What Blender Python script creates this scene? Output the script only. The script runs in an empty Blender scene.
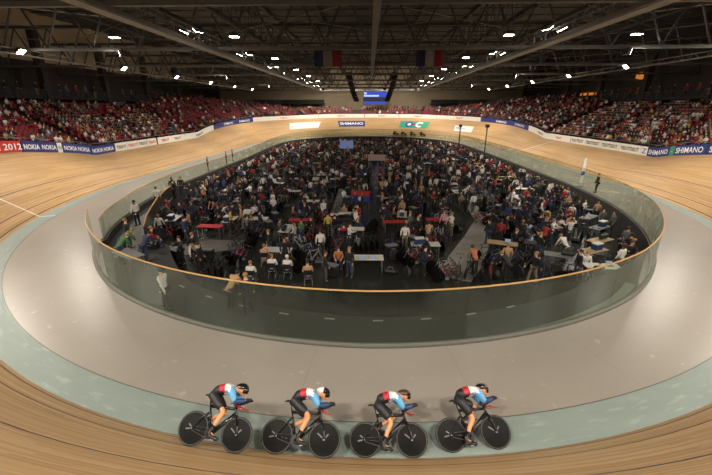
import bpy, bmesh, math, random
import numpy as np
from mathutils import Vector, Matrix

scene = bpy.context.scene
COL = scene.collection
RND = random.Random(11)
PI = math.pi

# ------------------------------------------------------------------ camera
cam_data = bpy.data.cameras.new('camera')
cam_data.sensor_width = 36.0
cam_data.lens = 371.0 / 712.0 * 36.0
cam_data.clip_start = 0.1
cam_data.clip_end = 400
cam = bpy.data.objects.new('camera', cam_data)
COL.objects.link(cam)
cam.location = (0, 0, 7.15)
cam.rotation_euler = (PI / 2 - 0.3345, 0, 0.0335)
scene.camera = cam

# ------------------------------------------------------------------ world, exposure
world = bpy.data.worlds.new('hall_air')
scene.world = world
world.use_nodes = True
world.node_tree.nodes['Background'].inputs[0].default_value = (1.0, 0.9, 0.78, 1)
world.node_tree.nodes['Background'].inputs[1].default_value = 0.012
vs = scene.view_settings
vs.view_transform = 'Standard'
vs.look = 'None'
vs.exposure = 0.0
vs.gamma = 1.0
vs.use_curve_mapping = False
FLOOD_W = 6600.0          # watts of one floodlight
FLOOD_COL = (1.0, 0.91, 0.79)


# ------------------------------------------------------------------ materials
def lin(c):
    return tuple((v / 255 / 12.92) if v / 255 <= 0.04045 else ((v / 255 + 0.055) / 1.055) ** 2.4 for v in c) + (1,)


MATS = {}


def mat(name, rgb, rough=0.6, metal=0.0, emit=0.0, coat=0.0, spec=0.5, var=0.12, scale=6.0):
    """plain material with a little procedural unevenness"""
    if name in MATS:
        return MATS[name]
    m = bpy.data.materials.new(name)
    m.use_nodes = True
    nt = m.node_tree
    b = nt.nodes['Principled BSDF']
    b.inputs['Roughness'].default_value = .85 if emit > 0 else rough
    b.inputs['Metallic'].default_value = metal
    b.inputs['Coat Weight'].default_value = coat
    b.inputs['Specular IOR Level'].default_value = spec
    c = lin(rgb)
    if emit > 0:
        b.inputs['Emission Color'].default_value = c
        c = tuple(v * .15 for v in c[:3]) + (1,)
    if var > 0:
        tc = nt.nodes.new('ShaderNodeTexCoord')
        nz = nt.nodes.new('ShaderNodeTexNoise')
        nz.inputs['Scale'].default_value = scale
        nz.inputs['Detail'].default_value = 2
        nt.links.new(tc.outputs['Object'], nz.inputs['Vector'])
        mx = nt.nodes.new('ShaderNodeMix')
        mx.data_type = 'RGBA'
        mx.inputs['A'].default_value = tuple(v * (1 - var) for v in c[:3]) + (1,)
        mx.inputs['B'].default_value = tuple(min(1, v * (1 + var)) for v in c[:3]) + (1,)
        nt.links.new(nz.outputs['Fac'], mx.inputs['Factor'])
        nt.links.new(mx.outputs['Result'], b.inputs['Base Color'])
    else:
        b.inputs['Base Color'].default_value = c
    if emit > 0:
        b.inputs['Emission Strength'].default_value = emit
    MATS[name] = m
    return m


class NT:
    """small node-tree writer"""
    def __init__(self, name, rough, coat=0.0, spec=0.5):
        self.m = bpy.data.materials.new(name)
        self.m.use_nodes = True
        self.nt = self.m.node_tree
        self.b = self.nt.nodes['Principled BSDF']
        self.b.inputs['Roughness'].default_value = rough
        self.b.inputs['Coat Weight'].default_value = coat
        self.b.inputs['Specular IOR Level'].default_value = spec
        uv = self.nt.nodes.new('ShaderNodeUVMap')
        sp = self.nt.nodes.new('ShaderNodeSeparateXYZ')
        self.nt.links.new(uv.outputs[0], sp.inputs[0])
        self.uv, self.u, self.v = uv.outputs[0], sp.outputs[0], sp.outputs[1]

    def math(self, op, a, b=0.0, c=None):
        n = self.nt.nodes.new('ShaderNodeMath')
        n.operation = op
        for i, x in enumerate((a, b) if c is None else (a, b, c)):
            if hasattr(x, 'links') or hasattr(x, 'is_linked'):
                self.nt.links.new(x, n.inputs[i])
            else:
                n.inputs[i].default_value = x
        return n.outputs[0]

    def mix(self, f, a, b):
        n = self.nt.nodes.new('ShaderNodeMix')
        n.data_type = 'RGBA'
        for k, x in (('Factor', f), ('A', a), ('B', b)):
            if hasattr(x, 'is_linked'):
                self.nt.links.new(x, n.inputs[k])
            else:
                n.inputs[k].default_value = x
        return n.outputs['Result']

    def noise(self, su, sv, detail=3.0, scale=1.0):
        c = self.nt.nodes.new('ShaderNodeCombineXYZ')
        self.nt.links.new(self.math('MULTIPLY', self.u, su), c.inputs[0])
        self.nt.links.new(self.math('MULTIPLY', self.v, sv), c.inputs[1])
        n = self.nt.nodes.new('ShaderNodeTexNoise')
        n.inputs['Scale'].default_value = scale
        n.inputs['Detail'].default_value = detail
        self.nt.links.new(c.outputs[0], n.inputs['Vector'])
        return n.outputs['Fac']

    def white(self, a, b):
        c = self.nt.nodes.new('ShaderNodeCombineXYZ')
        self.nt.links.new(a, c.inputs[0])
        self.nt.links.new(b, c.inputs[1])
        n = self.nt.nodes.new('ShaderNodeTexWhiteNoise')
        n.noise_dimensions = '2D'
        self.nt.links.new(c.outputs[0], n.inputs['Vector'])
        return n.outputs['Value']

    def band(self, x, c, hw):
        return self.math('LESS_THAN', self.math('ABSOLUTE', self.math('SUBTRACT', x, c)), hw)

    def out(self, col):
        self.nt.links.new(col, self.b.inputs['Base Color'])
        return self.m


def ramp(n, f, lo, hi):
    """remap factor f from lo..hi to 0..1"""
    r = n.nt.nodes.new('ShaderNodeMapRange')
    r.inputs['From Min'].default_value = lo
    r.inputs['From Max'].default_value = hi
    n.nt.links.new(f, r.inputs['Value'])
    return r.outputs[0]


def wood_material():
    n = NT('track_pine', 0.48)
    row = n.math('FLOOR', n.math('MULTIPLY', n.v, 16.0))
    off = n.white(row, row)
    brd = n.math('FLOOR', n.math('ADD', n.math('MULTIPLY', n.u, 0.2), n.math('MULTIPLY', off, 7.0)))
    w = n.white(row, brd)
    col = n.mix(w, lin((167, 131, 89)), lin((197, 162, 116)))
    streak = n.noise(0.35, 22.0, 4)
    col = n.mix(n.math('MULTIPLY', ramp(n, streak, .42, .72), .45), col, lin((142, 104, 64)))
    wear = n.noise(0.12, 0.9, 3)
    col = n.mix(n.math('MULTIPLY', ramp(n, wear, .45, .75), .35), col, lin((205, 172, 126)))
    seam = n.math('LESS_THAN', n.math('FRACT', n.math('MULTIPLY', n.v, 4.0)), 0.035)
    col = n.mix(n.math('MULTIPLY', seam, .35), col, lin((110, 78, 48)))
    for c, hw, rgb in ((0.22, .028, (52, 42, 36)), (0.88, .028, (84, 40, 34)), (2.55, .028, (46, 44, 58))):
        col = n.mix(n.band(n.v, c, hw), col, lin(rgb))
    for c, hw, rgb in ((-31.4, .05, (235, 235, 230)), (73.3, .10, (240, 238, 230)), (48.0, .04, (200, 60, 50))):
        col = n.mix(n.band(n.u, c, hw), col, lin(rgb))
    diag = n.math('SUBTRACT', n.u, n.math('MULTIPLY', n.v, -1.2))
    short = n.math('MULTIPLY', n.band(diag, -2.25, .03), n.math('LESS_THAN', n.v, .75))
    col = n.mix(n.math('MULTIPLY', short, .8), col, lin((215, 205, 190)))
    return n.out(col)


def blue_material():
    n = NT('blue_band_paint', 0.5)
    col = n.mix(n.noise(.5, 2.0, 4), lin((118, 131, 126)), lin((137, 148, 141)))
    scuff = n.noise(1.3, 6.0, 5)
    col = n.mix(n.math('MULTIPLY', ramp(n, scuff, .56, .72), .4), col, lin((170, 176, 164)))
    col = n.mix(n.band(n.u, -31.4, .05), col, lin((225, 225, 220)))
    return n.out(col)


def safety_material():
    n = NT('grey_safety_zone', 0.33, spec=.6)
    col = n.mix(n.noise(.25, .5, 4), lin((138, 131, 122)), lin((153, 146, 136)))
    speck = n.noise(2.2, 2.2, 4)
    col = n.mix(n.math('MULTIPLY', ramp(n, speck, .66, .74), .35), col, lin((196, 190, 178)))
    seam = n.math('LESS_THAN', n.math('ABSOLUTE', n.math('SUBTRACT', n.math('FRACT', n.math('MULTIPLY', n.u, .2)), .62)), .0025)
    col = n.mix(n.math('MULTIPLY', seam, .4), col, lin((110, 104, 96)))
    col = n.mix(n.band(n.v, -0.97, .02), col, lin((92, 88, 80)))
    return n.out(col)


def infield_material():
    n = NT('infield_floor', 0.26, spec=.7)
    col = n.mix(n.noise(.3, .3, 4), lin((34, 35, 32)), lin((48, 48, 44)))
    col = n.mix(n.math('MULTIPLY', ramp(n, n.noise(1.4, 1.4, 4), .55, .7), .4), col, lin((32, 32, 30)))
    return n.out(col)


def glass_material():
    m = bpy.data.materials.new('barrier_glass')
    m.use_nodes = True
    nt = m.node_tree
    nt.nodes.clear()
    out = nt.nodes.new('ShaderNodeOutputMaterial')
    mx = nt.nodes.new('ShaderNodeMixShader')
    tr = nt.nodes.new('ShaderNodeBsdfTransparent')
    gl = nt.nodes.new('ShaderNodeBsdfGlossy')
    fc = nt.nodes.new('ShaderNodeLayerWeight')
    fc.inputs['Blend'].default_value = .5
    pw = nt.nodes.new('ShaderNodeMath')
    pw.operation = 'POWER'
    pw.inputs[1].default_value = 4.0
    nt.links.new(fc.outputs['Facing'], pw.inputs[0])
    lw = nt.nodes.new('ShaderNodeMath')
    lw.operation = 'MULTIPLY_ADD'
    lw.inputs[1].default_value = .6
    lw.inputs[2].default_value = .045
    nt.links.new(pw.outputs[0], lw.inputs[0])
    tr.inputs[0].default_value = (.87, .915, .87, 1)
    gl.inputs[0].default_value = (.85, .9, .86, 1)
    gl.inputs['Roughness'].default_value = .06
    nt.links.new(lw.outputs[0], mx.inputs[0])
    nt.links.new(tr.outputs[0], mx.inputs[1])
    nt.links.new(gl.outputs[0], mx.inputs[2])
    nt.links.new(mx.outputs[0], out.inputs[0])
    return m


# ------------------------------------------------------------------ mesh builder
class MB:
    def __init__(self):
        self.v, self.f, self.mi, self.uv = [], [], [], None

    def add(self, vs, fs, m=0):
        o = len(self.v)
        self.v.extend([tuple(p) for p in vs])
        self.f.extend([tuple(i + o for i in q) for q in fs])
        self.mi.extend([m] * len(fs))
        return self

    def box(self, c, s, rz=0.0, m=0, rx=0.0, ry=0.0):
        x, y, z = s[0] / 2, s[1] / 2, s[2] / 2
        P = [Vector(p) for p in ((-x, -y, -z), (x, -y, -z), (x, y, -z), (-x, y, -z), (-x, -y, z), (x, -y, z), (x, y, z), (-x, y, z))]
        M = Matrix.Translation(c) @ Matrix.Rotation(rz, 4, 'Z') @ Matrix.Rotation(ry, 4, 'Y') @ Matrix.Rotation(rx, 4, 'X')
        return self.add([M @ p for p in P], [(3, 2, 1, 0), (4, 5, 6, 7), (0, 1, 5, 4), (1, 2, 6, 5), (2, 3, 7, 6), (3, 0, 4, 7)], m)

    def tube(self, pts, r, n=6, m=0, flat=None, closed=False, cap=True):
        """tube along pts; r a number or list; flat = (sx, sy) section scale"""
        pts = [Vector(p) for p in pts]
        k = len(pts)
        rs = r if isinstance(r, (list, tuple)) else [r] * k
        vs, up0 = [], None
        for i, p in enumerate(pts):
            if closed:
                d = pts[(i + 1) % k] - pts[i - 1]
            else:
                d = pts[min(i + 1, k - 1)] - pts[max(i - 1, 0)]
            d.normalize()
            ref = Vector((0, 0, 1)) if abs(d.z) < .95 else Vector((0, 1, 0))
            a = d.cross(ref).normalized()
            if up0 is not None and a.dot(up0) < 0:
                a = -a
            up0 = a
            b = a.cross(d)
            for j in range(n):
                t = 2 * PI * j / n
                fx, fy = flat or (1, 1)
                vs.append(p + a * (math.cos(t) * rs[i] * fx) + b * (math.sin(t) * rs[i] * fy))
        fs = []
        for i in range(k if closed else k - 1):
            for j in range(n):
                a, b = i * n + j, i * n + (j + 1) % n
                c, d = ((i + 1) % k) * n + (j + 1) % n, ((i + 1) % k) * n + j
                fs.append((a, b, c, d))
        if cap and not closed:
            fs += [tuple(range(n))[::-1], tuple(range((k - 1) * n, k * n))]
        return self.add(vs, fs, m)

    def ball(self, c, r, nu=8, nv=6, m=0):
        rx, ry, rz = r if isinstance(r, (list, tuple)) else (r, r, r)
        vs, fs = [(c[0], c[1], c[2] - rz)], []
        for i in range(1, nv):
            t = -PI / 2 + PI * i / nv
            for j in range(nu):
                a = 2 * PI * j / nu
                vs.append((c[0] + rx * math.cos(t) * math.cos(a), c[1] + ry * math.cos(t) * math.sin(a), c[2] + rz * math.sin(t)))
        vs.append((c[0], c[1], c[2] + rz))
        top = len(vs) - 1
        for j in range(nu):
            fs.append((0, 1 + (j + 1) % nu, 1 + j))
            fs.append((top, top - nu + j, top - nu + (j + 1) % nu))
        for i in range(nv - 2):
            for j in range(nu):
                a, b = 1 + i * nu + j, 1 + i * nu + (j + 1) % nu
                fs.append((a, b, b + nu, a + nu))
        return self.add(vs, fs, m)

    def wheel(self, c, axis_y, prof, n=28, m=0):
        """surface of revolution about the y axis through c; prof = [(radius, y)]"""
        vs, fs, k = [], [], len(prof)
        for j in range(n):
            t = 2 * PI * j / n
            for r, y in prof:
                vs.append((c[0] + r * math.cos(t), c[1] + y, c[2] + r * math.sin(t)))
        for j in range(n):
            for i in range(k - 1):
                a, b = j * k + i, ((j + 1) % n) * k + i
                fs.append((a, a + 1, b + 1, b))
        return self.add(vs, fs, m)

    def mesh(self, name, mats):
        me = bpy.data.meshes.new(name)
        me.from_pydata(self.v, [], self.f)
        for m in mats if isinstance(mats, (list, tuple)) else [mats]:
            me.materials.append(m)
        if any(self.mi):
            me.polygons.foreach_set('material_index', self.mi)
        if self.uv is not None:
            lay = me.uv_layers.new(name='UVMap')
            li = np.empty(len(me.loops), dtype=np.int32)
            me.loops.foreach_get('vertex_index', li)
            lay.data.foreach_set('uv', np.asarray(self.uv, dtype=np.float32)[li].ravel())
        me.update()
        return me

    def build(self, name, mats, parent=None, smooth=False):
        me = self.mesh(name, mats)
        if smooth:
            me.polygons.foreach_set('use_smooth', [True] * len(me.polygons))
        return link(name, me, parent)


def link(name, me, parent=None):
    o = bpy.data.objects.new(name, me)
    COL.objects.link(o)
    if parent is not None:
        o.parent = parent
    return o


def tag(o, label, cat, group=None):
    o['label'] = label
    o['category'] = cat
    if group:
        o['group'] = group
    return o


def struct(o):
    o['kind'] = 'structure'
    return o


def empty(name, loc=(0, 0, 0), rz=0.0):
    o = bpy.data.objects.new(name, None)
    o.empty_display_size = .2
    COL.objects.link(o)
    o.location = loc
    o.rotation_euler = (0, 0, rz)
    return o


def copy_tree(o, parent=None):
    c = o.copy()
    COL.objects.link(c)
    if parent is not None:
        c.parent = parent
        c.matrix_parent_inverse = o.matrix_parent_inverse.copy()
    for ch in list(o.children):
        if ch.name in COL.objects:
            copy_tree(ch, c)
    return c


def text_shape(body, size=1.0, bold=0.0):
    """flat letters as (verts, faces) with width, origin at the middle"""
    cu = bpy.data.curves.new('letters', 'FONT')
    cu.body = body
    cu.size = size
    cu.align_x = 'CENTER'
    cu.align_y = 'CENTER'
    cu.resolution_u = 2
    cu.offset = bold
    o = bpy.data.objects.new('letters', cu)
    COL.objects.link(o)
    bpy.context.view_layer.update()
    me = bpy.data.meshes.new_from_object(o.evaluated_get(bpy.context.evaluated_depsgraph_get()))
    vs = [tuple(v.co) for v in me.vertices]
    fs = [tuple(p.vertices) for p in me.polygons]
    bpy.data.objects.remove(o)
    bpy.data.curves.remove(cu)
    bpy.data.meshes.remove(me)
    return vs, fs


# ------------------------------------------------------------------ the oval
KN = [0, 10, 20, 30, 40, 50, 64.]
KV = [.04654525, .04434047, .03740596, .0317708, .02045312, 0, 0]
_s = np.linspace(0, 64, 2561)
_k = np.interp(_s, KN, KV)
_t = np.concatenate([[0], np.cumsum((_k[1:] + _k[:-1]) / 2 * np.diff(_s))])
_t *= (PI / 2) / _t[-1]
_X = np.concatenate([[0], np.cumsum(np.cos((_t[1:] + _t[:-1]) / 2) * np.diff(_s))])
_Y = 6.03 + np.concatenate([[0], np.cumsum(np.sin((_t[1:] + _t[:-1]) / 2) * np.diff(_s))])
YC = float(_Y[-1])
LAP = 256.0
FZ = -1.6       # sunken infield floor
WZ = -0.45      # walkway between glass and infield


def base(s):
    """inner edge of the wooden track: x, y, outward normal, curvature"""
    s = (s + 128) % 256 - 128
    sg = 1 if s >= 0 else -1
    a = abs(s)
    far = a > 64
    q = 128 - a if far else a
    x, y, t, k = (float(np.interp(q, _s, A)) for A in (_X, _Y, _t, _k))
    nx, ny = math.sin(t), -math.cos(t)
    if far:
        y, ny = 2 * YC - y, -ny
    return x * sg, y, nx * sg, ny, k


def bank(s):
    return math.radians(17 + 25 * min(1, base(s)[4] / .0444) ** .8)


def T(s, w, lift=0.0):
    """point on the track; w metres up the bank from its inner edge"""
    x, y, nx, ny, k = base(s)
    if w <= 0:
        return Vector((x + nx * w, y + ny * w, lift))
    b = bank(s)
    h = w * math.cos(b) - lift * math.sin(b)
    return Vector((x + nx * h, y + ny * h, w * math.sin(b) + lift * math.cos(b)))


def tangent(s):
    x, y, nx, ny, k = base(s)
    return Vector((-ny, nx, 0))


def outer(s, off, z):
    """off metres outward (horizontal) from the top edge, z above that edge"""
    p = T(s, 7.0)
    x, y, nx, ny, k = base(s)
    return Vector((p.x + nx * off, p.y + ny * off, p.z + z))


def glass_off(s):
    """how far inside the track's edge the glass stands"""
    s = (s + 128) % 256 - 128
    a = abs(s)
    q = 128 - a if a > 64 else a
    o = float(np.interp(q, [0, 14, 22, 30, 40, 64], [3.97, 4.15, 4.6, 4.9, 5.1, 5.0]))
    if s < -22.6 and a < 64:
        o = float(np.interp(a, [22.5, 26, 30, 36, 46, 64], [4.95, 5.3, 5.8, 6.0, 6.3, 6.4]))
    elif s < 0 and a >= 64:
        o = float(np.interp(q, [0, 14, 22, 30, 40, 64], [3.97, 4.15, 4.6, 5.0, 5.6, 6.4]))
    return o


def glass_top(s):
    s = (s + 128) % 256 - 128
    return 1.95 if s > -22.6 else float(np.interp(-s, [22.6, 64, 110], [1.25, 1.3, 1.95]))


def G(s, z, extra=0.0):
    x, y, nx, ny, k = base(s)
    o = glass_off(s) + extra
    return Vector((x - nx * o, y - ny * o, z))


def walk_w(s):
    """width of the upper walkway inside the glass"""
    s = (s + 128) % 256 - 128
    return float(np.interp(s, [-40, -38, -33, -28, -24, -21, -17, -12, 0, 16, 24], [.13, .3, .95, 1.5, 2.0, 3.6, 3.3, 2.7, 2.6, 2.0, .13]))


def inside(x, y, margin):
    """is (x, y) inside the glass ring by margin"""
    return _inside_poly(x, y, RING[margin])


def _inside_poly(x, y, P):
    c = False
    for i in range(len(P)):
        (x1, y1), (x2, y2) = P[i - 1], P[i]
        if (y1 > y) != (y2 > y) and x < (x2 - x1) * (y - y1) / (y2 - y1) + x1:
            c = not c
    return c


RING = {m: [(G(s, 0, max(m, walk_w(s) + .45 * m)).x, G(s, 0, max(m, walk_w(s) + .45 * m)).y) for s in np.arange(-128, 128, 2.0)] for m in (0.5, 1.0, 1.6, 2.2, 3.0)}


def strip(name, material, ws, fn, s0=-128, s1=128, ds=0.8, uvw=True):
    n = int(round((s1 - s0) / ds))
    mb = MB()
    mb.uv = []
    closed = abs((s1 - s0) - 256) < 1e-6
    k = len(ws)
    for i in range(n + 1):
        s = s0 + (s1 - s0) * i / n
        for w in ws:
            mb.v.append(tuple(fn(s, w)))
            mb.uv.append((s, w))
    for i in range(n):
        for j in range(k - 1):
            a = i * k + j
            mb.f.append((a, a + k, a + k + 1, a + 1))
            mb.mi.append(0)
    return struct(mb.build(name, material, smooth=True))


strip('floor_banked_track', wood_material(), [0, .5, 1, 2, 3, 4, 5, 6, 7.0], lambda s, w: T(s, w))
strip('floor_blue_band', blue_material(), [-.95, -.5, 0], lambda s, w: T(s, w))


def safety_pt(s, w):
    if w > -1.0:
        return T(s, w)
    return G(s, 0, 0.12) if w < -4.5 else T(s, -.95).lerp(G(s, 0, .12), (-.95 - w) / 4)


strip('floor_safety_zone', safety_material(), [-.95, -1.6, -2.6, -3.6, -5.0], safety_pt)

floor_m = infield_material()
mb = MB()
mb.uv = []
for s in np.arange(-128, 128, 1.0):
    p = G(s, FZ, .12)
    mb.v.append(tuple(p)); mb.uv.append((p.x, p.y))
mb.f.append(tuple(range(256))); mb.mi.append(0)
struct(mb.build('floor_infield', floor_m))
mb = MB()
for s in np.arange(-128, 128, 1.0):
    mb.v += [tuple(G(s, .02, .12)), tuple(G(s, FZ, .12))]
for i in range(256):
    a, b = 2 * i, 2 * ((i + 1) % 256)
    mb.f.append((a, a + 1, b + 1, b)); mb.mi.append(0)
pit_wall = mat('dark_infield_wall', (46, 44, 42), .7)
struct(mb.build('wall_infield', pit_wall))
mb = MB()
mb.uv = []
S = np.arange(-40, 24.1, .8)
for s in S:
    for e, z in ((.12, WZ), (walk_w(s), WZ), (walk_w(s), FZ)):
        p = G(s, z, e)
        mb.v.append(tuple(p)); mb.uv.append((p.x, p.y))
for i in range(len(S) - 1):
    for j in (0, 1):
        a = 3 * i + j
        mb.f.append((a, a + 3, a + 4, a + 1)); mb.mi.append(j)
struct(mb.build('floor_walkway', [mat('walkway_rubber', (48, 48, 46), .75), pit_wall]))

# paler walkways on the infield floor, and one strip of painted lamp glare
def walkway(name, pts, w, m, z=FZ):
    mb = MB()
    for i, (x, y) in enumerate(pts):
        a, b = pts[max(0, i - 1)], pts[min(len(pts) - 1, i + 1)]
        d = Vector((b[0] - a[0], b[1] - a[1], 0)).normalized()
        for sg in (-1, 1):
            mb.v.append((x - d.y * w[i] * sg, y + d.x * w[i] * sg, z + .006))
    for i in range(len(pts) - 1):
        a = 2 * i
        mb.f.append((a, a + 2, a + 3, a + 1)); mb.mi.append(0)
    return struct(mb.build(name, m))


aisle_glare = mat('pale_grey_floor_and_glare', (150, 146, 138), .35, scale=1.5, var=.25)
lane = mat('mid_grey_floor_covering', (98, 96, 92), .4, scale=1.2, var=.25)
walkway('floor_path_or_glare', [(4.71, 18.48), (6.08, 21.33), (7.81, 25.30), (9.42, 29.76), (10.29, 39.68)], [.9, 1.1, .9, .6, .4], aisle_glare)  # lamp glare on the bare floor, painted as a pale strip
walkway('floor_path_or_glare', [(-2.85, 20.46), (-2.91, 31.00), (-2.98, 42.16)], [.32, .36, .4], aisle_glare)
walkway('floor_path_or_glare', [(-13.02, 21.82), (-10.66, 23.06), (-8.43, 23.56)], [.9, 1.3, .8], lane)
walkway('floor_path_or_glare', [(-13.2, 18.3), (-14.7, 21.3), (-16.2, 25.2), (-17.2, 29.5), (-17.95, 33)], [.5, .75, .55, .4, .12], lane, WZ)

# pale painted band and a row of pale dashes on the infield floor just behind the near glass
pale = mat('pale_green_floor_paint', (120, 130, 112), .5)
mb = MB()
S = np.arange(-6, 17.1, 1.0)
for s in S:
    for e in (.35, .75):
        mb.v.append(tuple(G(s, WZ + .012, e)))
for i in range(len(S) - 1):
    a = 2 * i
    mb.f.append((a, a + 1, a + 3, a + 2)); mb.mi.append(0)
struct(mb.build('trim_1', pale))
for i, s in enumerate(np.arange(-15, 10, 2.6)):
    mb = MB()
    q = [G(s - .28, WZ + .012, 2.2), G(s + .28, WZ + .012, 2.2), G(s + .28, WZ + .012, 2.29), G(s - .28, WZ + .012, 2.29)]
    mb.add(q, [(0, 1, 2, 3)])
    struct(mb.build('trim_%d' % (i + 2), mat('pale_floor_dash', (160, 158, 148), .5)))

# ------------------------------------------------------------------ hall shell
HX, HY0, HY1, HZ = 48.0, -14.0, 126.0, 20.0
wall_tan = mat('wall_tan_cladding', (178, 158, 128), .8, scale=.6)
wall_dark = mat('wall_dark_cladding', (58, 50, 44), .8, scale=.6)
roof_mat = mat('roof_deck', (88, 86, 82), .85, scale=.5, var=.35)
steel = mat('dark_roof_steel', (78, 77, 74), .55, metal=.3)
steel_lit = mat('lit_chord_steel', (106, 105, 101), .5, metal=.3)  # paler roof steel: light on the lower flange put into its colour
steel_light = mat('grey_catwalk_steel', (136, 134, 130), .45, metal=.3)


def wall(name, c, s, m):
    return struct(MB().box(c, s).build(name, m))


wall('floor', (0, 56, -3.0), (2 * HX, HY1 - HY0, .3), mat('concrete_slab', (90, 86, 80), .8))
wall('wall_left', (-HX, 56, 5.2), (.4, 140, 16.6), wall_dark)
wall('wall_left_upper', (-HX, 56, 17), (.4, 140, 7), wall_tan)
wall('wall_right', (HX, 56, 8.6), (.4, 140, 23.8), wall_dark)
wall('wall_back', (0, HY0, 8.6), (2 * HX, .4, 23.8), wall_dark)
mb = MB()
for i in range(32):
    x = -HX + 3 * (i + .5)
    mb.box((x, HY1, 9.5), (2.96, .4, 22))
    mb.box((x + 1.5, HY1 + .05, 9.5), (.06, .3, 22))
struct(mb.build('wall_far', mat('wall_far_panels', (176, 158, 130), .8, scale=.4)))
mb = MB()
for i in range(70):
    y = HY0 + 2 * i + 1
    mb.box((0, y, HZ + (.12 if i % 2 else 0)), (2 * HX, 2.0, .2))
struct(mb.build('ceiling', roof_mat))

# stands: stepped concrete all round but for the near bend
ROWS, RISE, RUN = 13, .37, .82
conc = mat('stand_concrete', (74, 68, 64), .8, scale=1.0)


def nrows(s):
    q = abs((s + 128) % 256 - 128)
    return int(np.interp(q, [96, 112, 118], [ROWS, 6, 5]))


def stand(name, s0, s1, rows, back):
    mb = MB()
    S = np.arange(s0, s1 + .01, 1.0)
    prof = [(.15, -.6), (.15, .25)]
    for j in range(rows):
        prof += [(.9 + RUN * j, .25 + RISE * j), (.9 + RUN * j, .25 + RISE * (j + 1))]
    prof += [(.9 + RUN * rows + back, .25 + RISE * rows)]
    k = len(prof)
    for s in S:
        for o, z in prof:
            mb.v.append(tuple(outer(s, o, z)))
    for i in range(len(S) - 1):
        for j in range(k - 1):
            a = i * k + j
            mb.f.append((a, a + k, a + k + 1, a + 1)); mb.mi.append(0)
    return struct(mb.build(name, conc))


stand('floor_stand_right', 26, 106, ROWS, 5.0)
stand('floor_stand_left', -106, -26, ROWS, 5.0)
stand('floor_stand_far', 106, 150, 5, 6.0)

# balconies along both long walls and round the far corners
dark_par = mat('balcony_parapet', (40, 37, 34), .7)
BAL = [(-45.5, 22), (-45.5, 104), (-38, 117), (-27, 121.5), (-14, 121.5)]
for nm, sg in (('left', -1), ('right', 1)):
    mb = MB()
    pts = [(p[0] * -sg, p[1]) for p in BAL]
    if sg > 0:
        pts[-1] = (19, 121.5)
    for (x0, y0), (x1, y1) in zip(pts[:-1], pts[1:]):
        a = math.atan2(y1 - y0, x1 - x0)
        L = math.hypot(x1 - x0, y1 - y0) + .5
        cx, cy = (x0 + x1) / 2, (y0 + y1) / 2
        ox, oy = math.sin(a) * (1 if sg < 0 else -1), -math.cos(a) * (1 if sg < 0 else -1)
        mb.box((cx - ox * 1.0, cy - oy * 1.0, 8.55), (L, 3.6, .3), a)
        mb.box((cx + ox * .8, cy + oy * .8, 9.1), (L, .15, 1.2), a)
    struct(mb.build('wall_balcony_' + nm, dark_par))
# wall columns
for sg in (-1, 1):
    for i in range(8):
        y = 29 + 12.5 * i
        struct(MB().box((sg * 44.9, y, 9.5), (.9, .9, 15)).build('wall_column_' + ('left' if sg < 0 else 'right') + '.%03d' % i, wall_dark))


# ------------------------------------------------------------------ glass barrier round the infield
GLASS_H = 1.95
glass = glass_material()
gold = mat('gold_wood_rail', (196, 150, 84), .4)
rubber = mat('dark_base_rail', (92, 92, 84), .6)
barrier = empty('glass_barrier', G(0, 0))
tag(barrier, 'curved clear glass barrier with gold top rail around the infield', 'barrier')
inv = Matrix.Translation(-barrier.location)


def shift(mb):
    l = barrier.location
    mb.v = [(p[0] - l[0], p[1] - l[1], p[2] - l[2]) for p in mb.v]
    return mb


GS0, GS1, PSTEP = -22.5, 233.0, 2.62       # leaves the gate gap at the left tip
npan = 97
ps = (GS1 - GS0) / npan
for i in range(npan):
    a, b = GS0 + ps * i + .015, GS0 + ps * (i + 1) - .015
    mb = MB()
    for s in (a, (a + b) / 2, b):
        for z in (.1, glass_top(s)):
            for e in (-.012, .012):
                mb.v.append(tuple(G(s, z, e)))
    for j in range(2):
        o = 4 * j
        mb.f += [(o, o + 4, o + 6, o + 2), (o + 1, o + 3, o + 7, o + 5), (o + 2, o + 6, o + 7, o + 3), (o, o + 1, o + 5, o + 4)]
    mb.f += [(0, 2, 3, 1), (8, 9, 11, 10)]
    mb.mi = [0] * len(mb.f)
    shift(mb).build('glass_panel', glass, barrier)
S = np.linspace(GS0, GS1, 330)
mb = MB().tube([G(s, glass_top(s) + .02) for s in S], .028, 6)
shift(mb).build('top_rail', gold, barrier)
mb = MB()
for s in S:
    for e, z in ((-.1, .005), (-.1, .08), (-.04, .13), (.04, .13), (.07, .005)):
        mb.v.append(tuple(G(s, z, e)))
for i in range(len(S) - 1):
    for j in range(4):
        a = 5 * i + j
        mb.f.append((a, a + 5, a + 6, a + 1)); mb.mi.append(0)
shift(mb).build('base_rail', rubber, barrier)

# the little inner barrier that borders the entry lane on the left
inner = empty('lane_barrier', (-16, 26, WZ))
tag(inner, 'short curved gold-railed barrier beside the entry lane inside the glass', 'barrier')
IP = [(-13.2, 20.4), (-14.3, 22.6), (-15.4, 25.2), (-16.5, 28), (-17.4, 31), (-18.1, 34)]
mb = MB().tube([(x + 16, y - 26, 1.05) for x, y in IP], .04, 6)
mb.build('top_rail', gold, inner)
for (x0, y0), (x1, y1) in zip(IP[:-1], IP[1:]):
    a = math.atan2(y1 - y0, x1 - x0)
    MB().box(((x0 + x1) / 2 + 16, (y0 + y1) / 2 - 26, .52), (math.hypot(x1 - x0, y1 - y0) - .04, .03, 1.0), a).build('panel', mat('smoked_panel', (50, 52, 48), .3), inner)

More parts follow.
